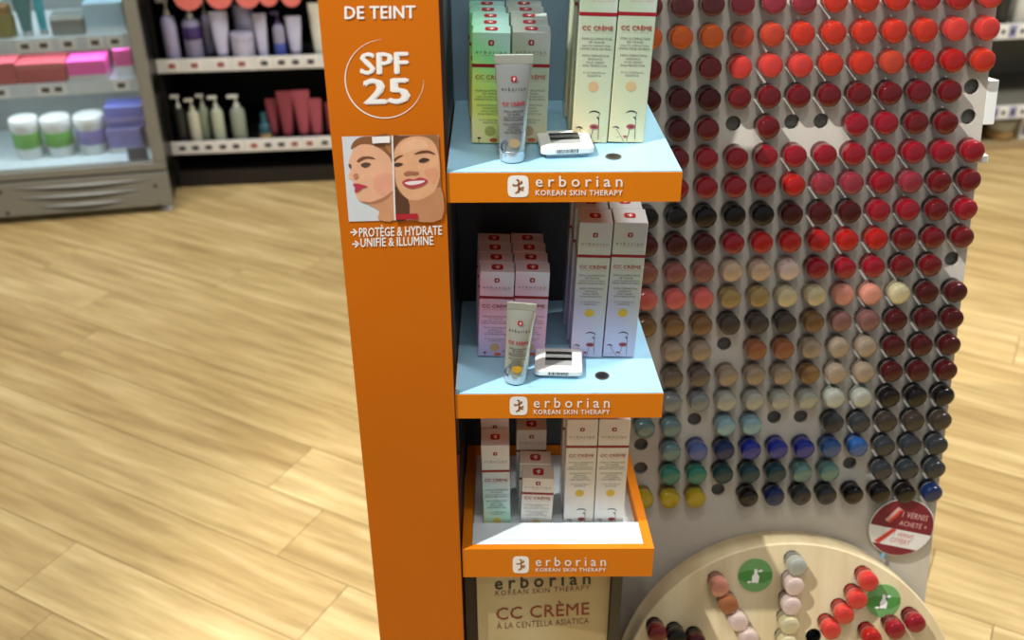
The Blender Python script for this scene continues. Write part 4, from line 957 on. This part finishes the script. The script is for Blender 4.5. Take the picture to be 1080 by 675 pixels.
for px, r, lb in ((198, 15.5, 'leftmost round coral tag hanging from the shelf edge'), (231, 14, 'second round coral tag from the left'), (261, 13, 'third round coral tag from the left'), (283, 10, 'fourth, smaller round coral tag'), (307, 10.5, 'rightmost round coral tag with pale print')):
    x, z = wl(px, -4.5 if r > 12 else -3.5); rm = wwid(px-r, px+r, -4, 0)/2
    M = WMx @ Matrix.Translation((x, -.004, z))
    t = thing('round_tag', M=M, label=lb, cat='tag', group='round coral tags on the shelf edge')
    part('disc', MB().lathe([(rm, -.001), (rm, .001)], 28, Matrix.Rotation(R_(90), 4, 'X')), CORAL, t, world=False)
    part('centre_print', MB().disc((0, -.0014, .02), rm*.5, rm*.35, EX, EZ), WPRINT, t, world=False)
    part('hanger', MB().box(-.004, .004, -.0005, .0005, rm*.9, max(rm*.95, zT-.02-z)), WHITE, t, world=False)

# ================================================================== SHELVING AT FAR RIGHT
V0 = onz(1040, 163, 0); VYAW = R_(8)
VM = Matrix.Translation(V0) @ Matrix.Rotation(VYAW, 4, 'Z'); VI = VM.inverted(); vn = Vector((-math.sin(VYAW), math.cos(VYAW), 0))
def vl(px, py, d=0.): q = VI @ onp(px, py, V0+vn*d, vn); return q.x, q.z
far = thing('shelving_unit', M=VM, label='grey shelving unit with white price rails at the far right', cat='shelving unit')
def vbox(name, x0, x1, y0, y1, z0, z1, M, p=far, ch=0): return part(name, MB().box(x0, x1, y0, y1, z0, z1, ch=ch), M, p, world=False)
VG = mat('olive_grey_panel', '7C7A6E', .5)
vbox('back_wall', -.35, .75, .40, .42, 0, 1.6, VG); vbox('side_wall', -.37, -.3505, .02, .42, 0, 1.6, VG); vbox('side_wall', .7505, .77, .02, .42, 0, 1.6, VG)
vbox('plinth', -.35, .75, .03, .399, 0, .03, mat('plinth_tan', 'A8926A', .6))
zr = []
for yt, yb in ((25, 41), (111, 125)):
    _, zt = vl(1070, yt); _, zb_ = vl(1070, yb); s = vbox('shelf_board', -.35, .75, .006, .399, zt-.03, zt-.01, VG)
    vbox('price_rail', -.35, .75, 0, .0055, zb_, zt, mat('rail_white', 'E6E6E2', .45), s); zr.append(zt-.01)
    for i, px in enumerate((1049, 1058, 1068, 1078)):
        x, _ = vl(px, (yt+yb)/2); vbox('price_tag', x-.014, x+.014, -.002, -.0004, zb_+.008, zt-.006, mat('tag_violet', '8C8CBC', .5) if i % 2 == 0 else mat('tag_paper', 'F2F0EC', .5), s)
        vbox('price_print', x-.008, x+.008, -.0026, -.0021, (zb_+zt)/2-.008, (zb_+zt)/2+.008, mat('tag_dark_print', '3A3E3E', .6), s)
x, _ = vl(1070, 20, .05)
for i in range(3):
    pump(VM @ Matrix.Translation((x-.06+.075*i, .05, zr[0]+.0003)), .028, .2, DKB if i != 1 else PWH, PWH, ('dark bottle at the left of the far right upper shelf', 'white bottle between two dark ones on the far right shelf', 'dark bottle beyond the white one on the far right shelf')[i], 'bottles on the far right shelf')
x, _ = vl(1056, 158, .06)
t = thing('wicker_candle', M=VM @ Matrix.Translation((x, .10, .0305)), label='glass jar with woven base on the lowest far right shelf', cat='jar')
part('woven_base', MB().lathe([(.05, 0), (.056, .008), (.056, .03), (.052, .04)], 20), mat('wicker', '9A7C4C', .7, noise=.3, nscale=200), t, True, world=False); part('glass_jar', MB().lathe([(.05, .0405), (.055, .05), (.055, .08), (.04, .088)], 20), mat('grey_glass', 'B4B6AC', .15), t, True, world=False)
x, _ = vl(1078, 158, .06)
t = thing('white_carton', M=VM @ Matrix.Translation((x, .06, .0303)), label='white carton beside the woven jar on the far right shelf', cat='carton')
part('body', MB().box(-.03, .05, 0, .08, 0, .12, ch=.002), WHITE, t, world=False); part('label_print', MB().box(-.02, .04, -.0008, -.0002, .02, .06), mat('tag_violet', '8C8CBC', .5), t, world=False)
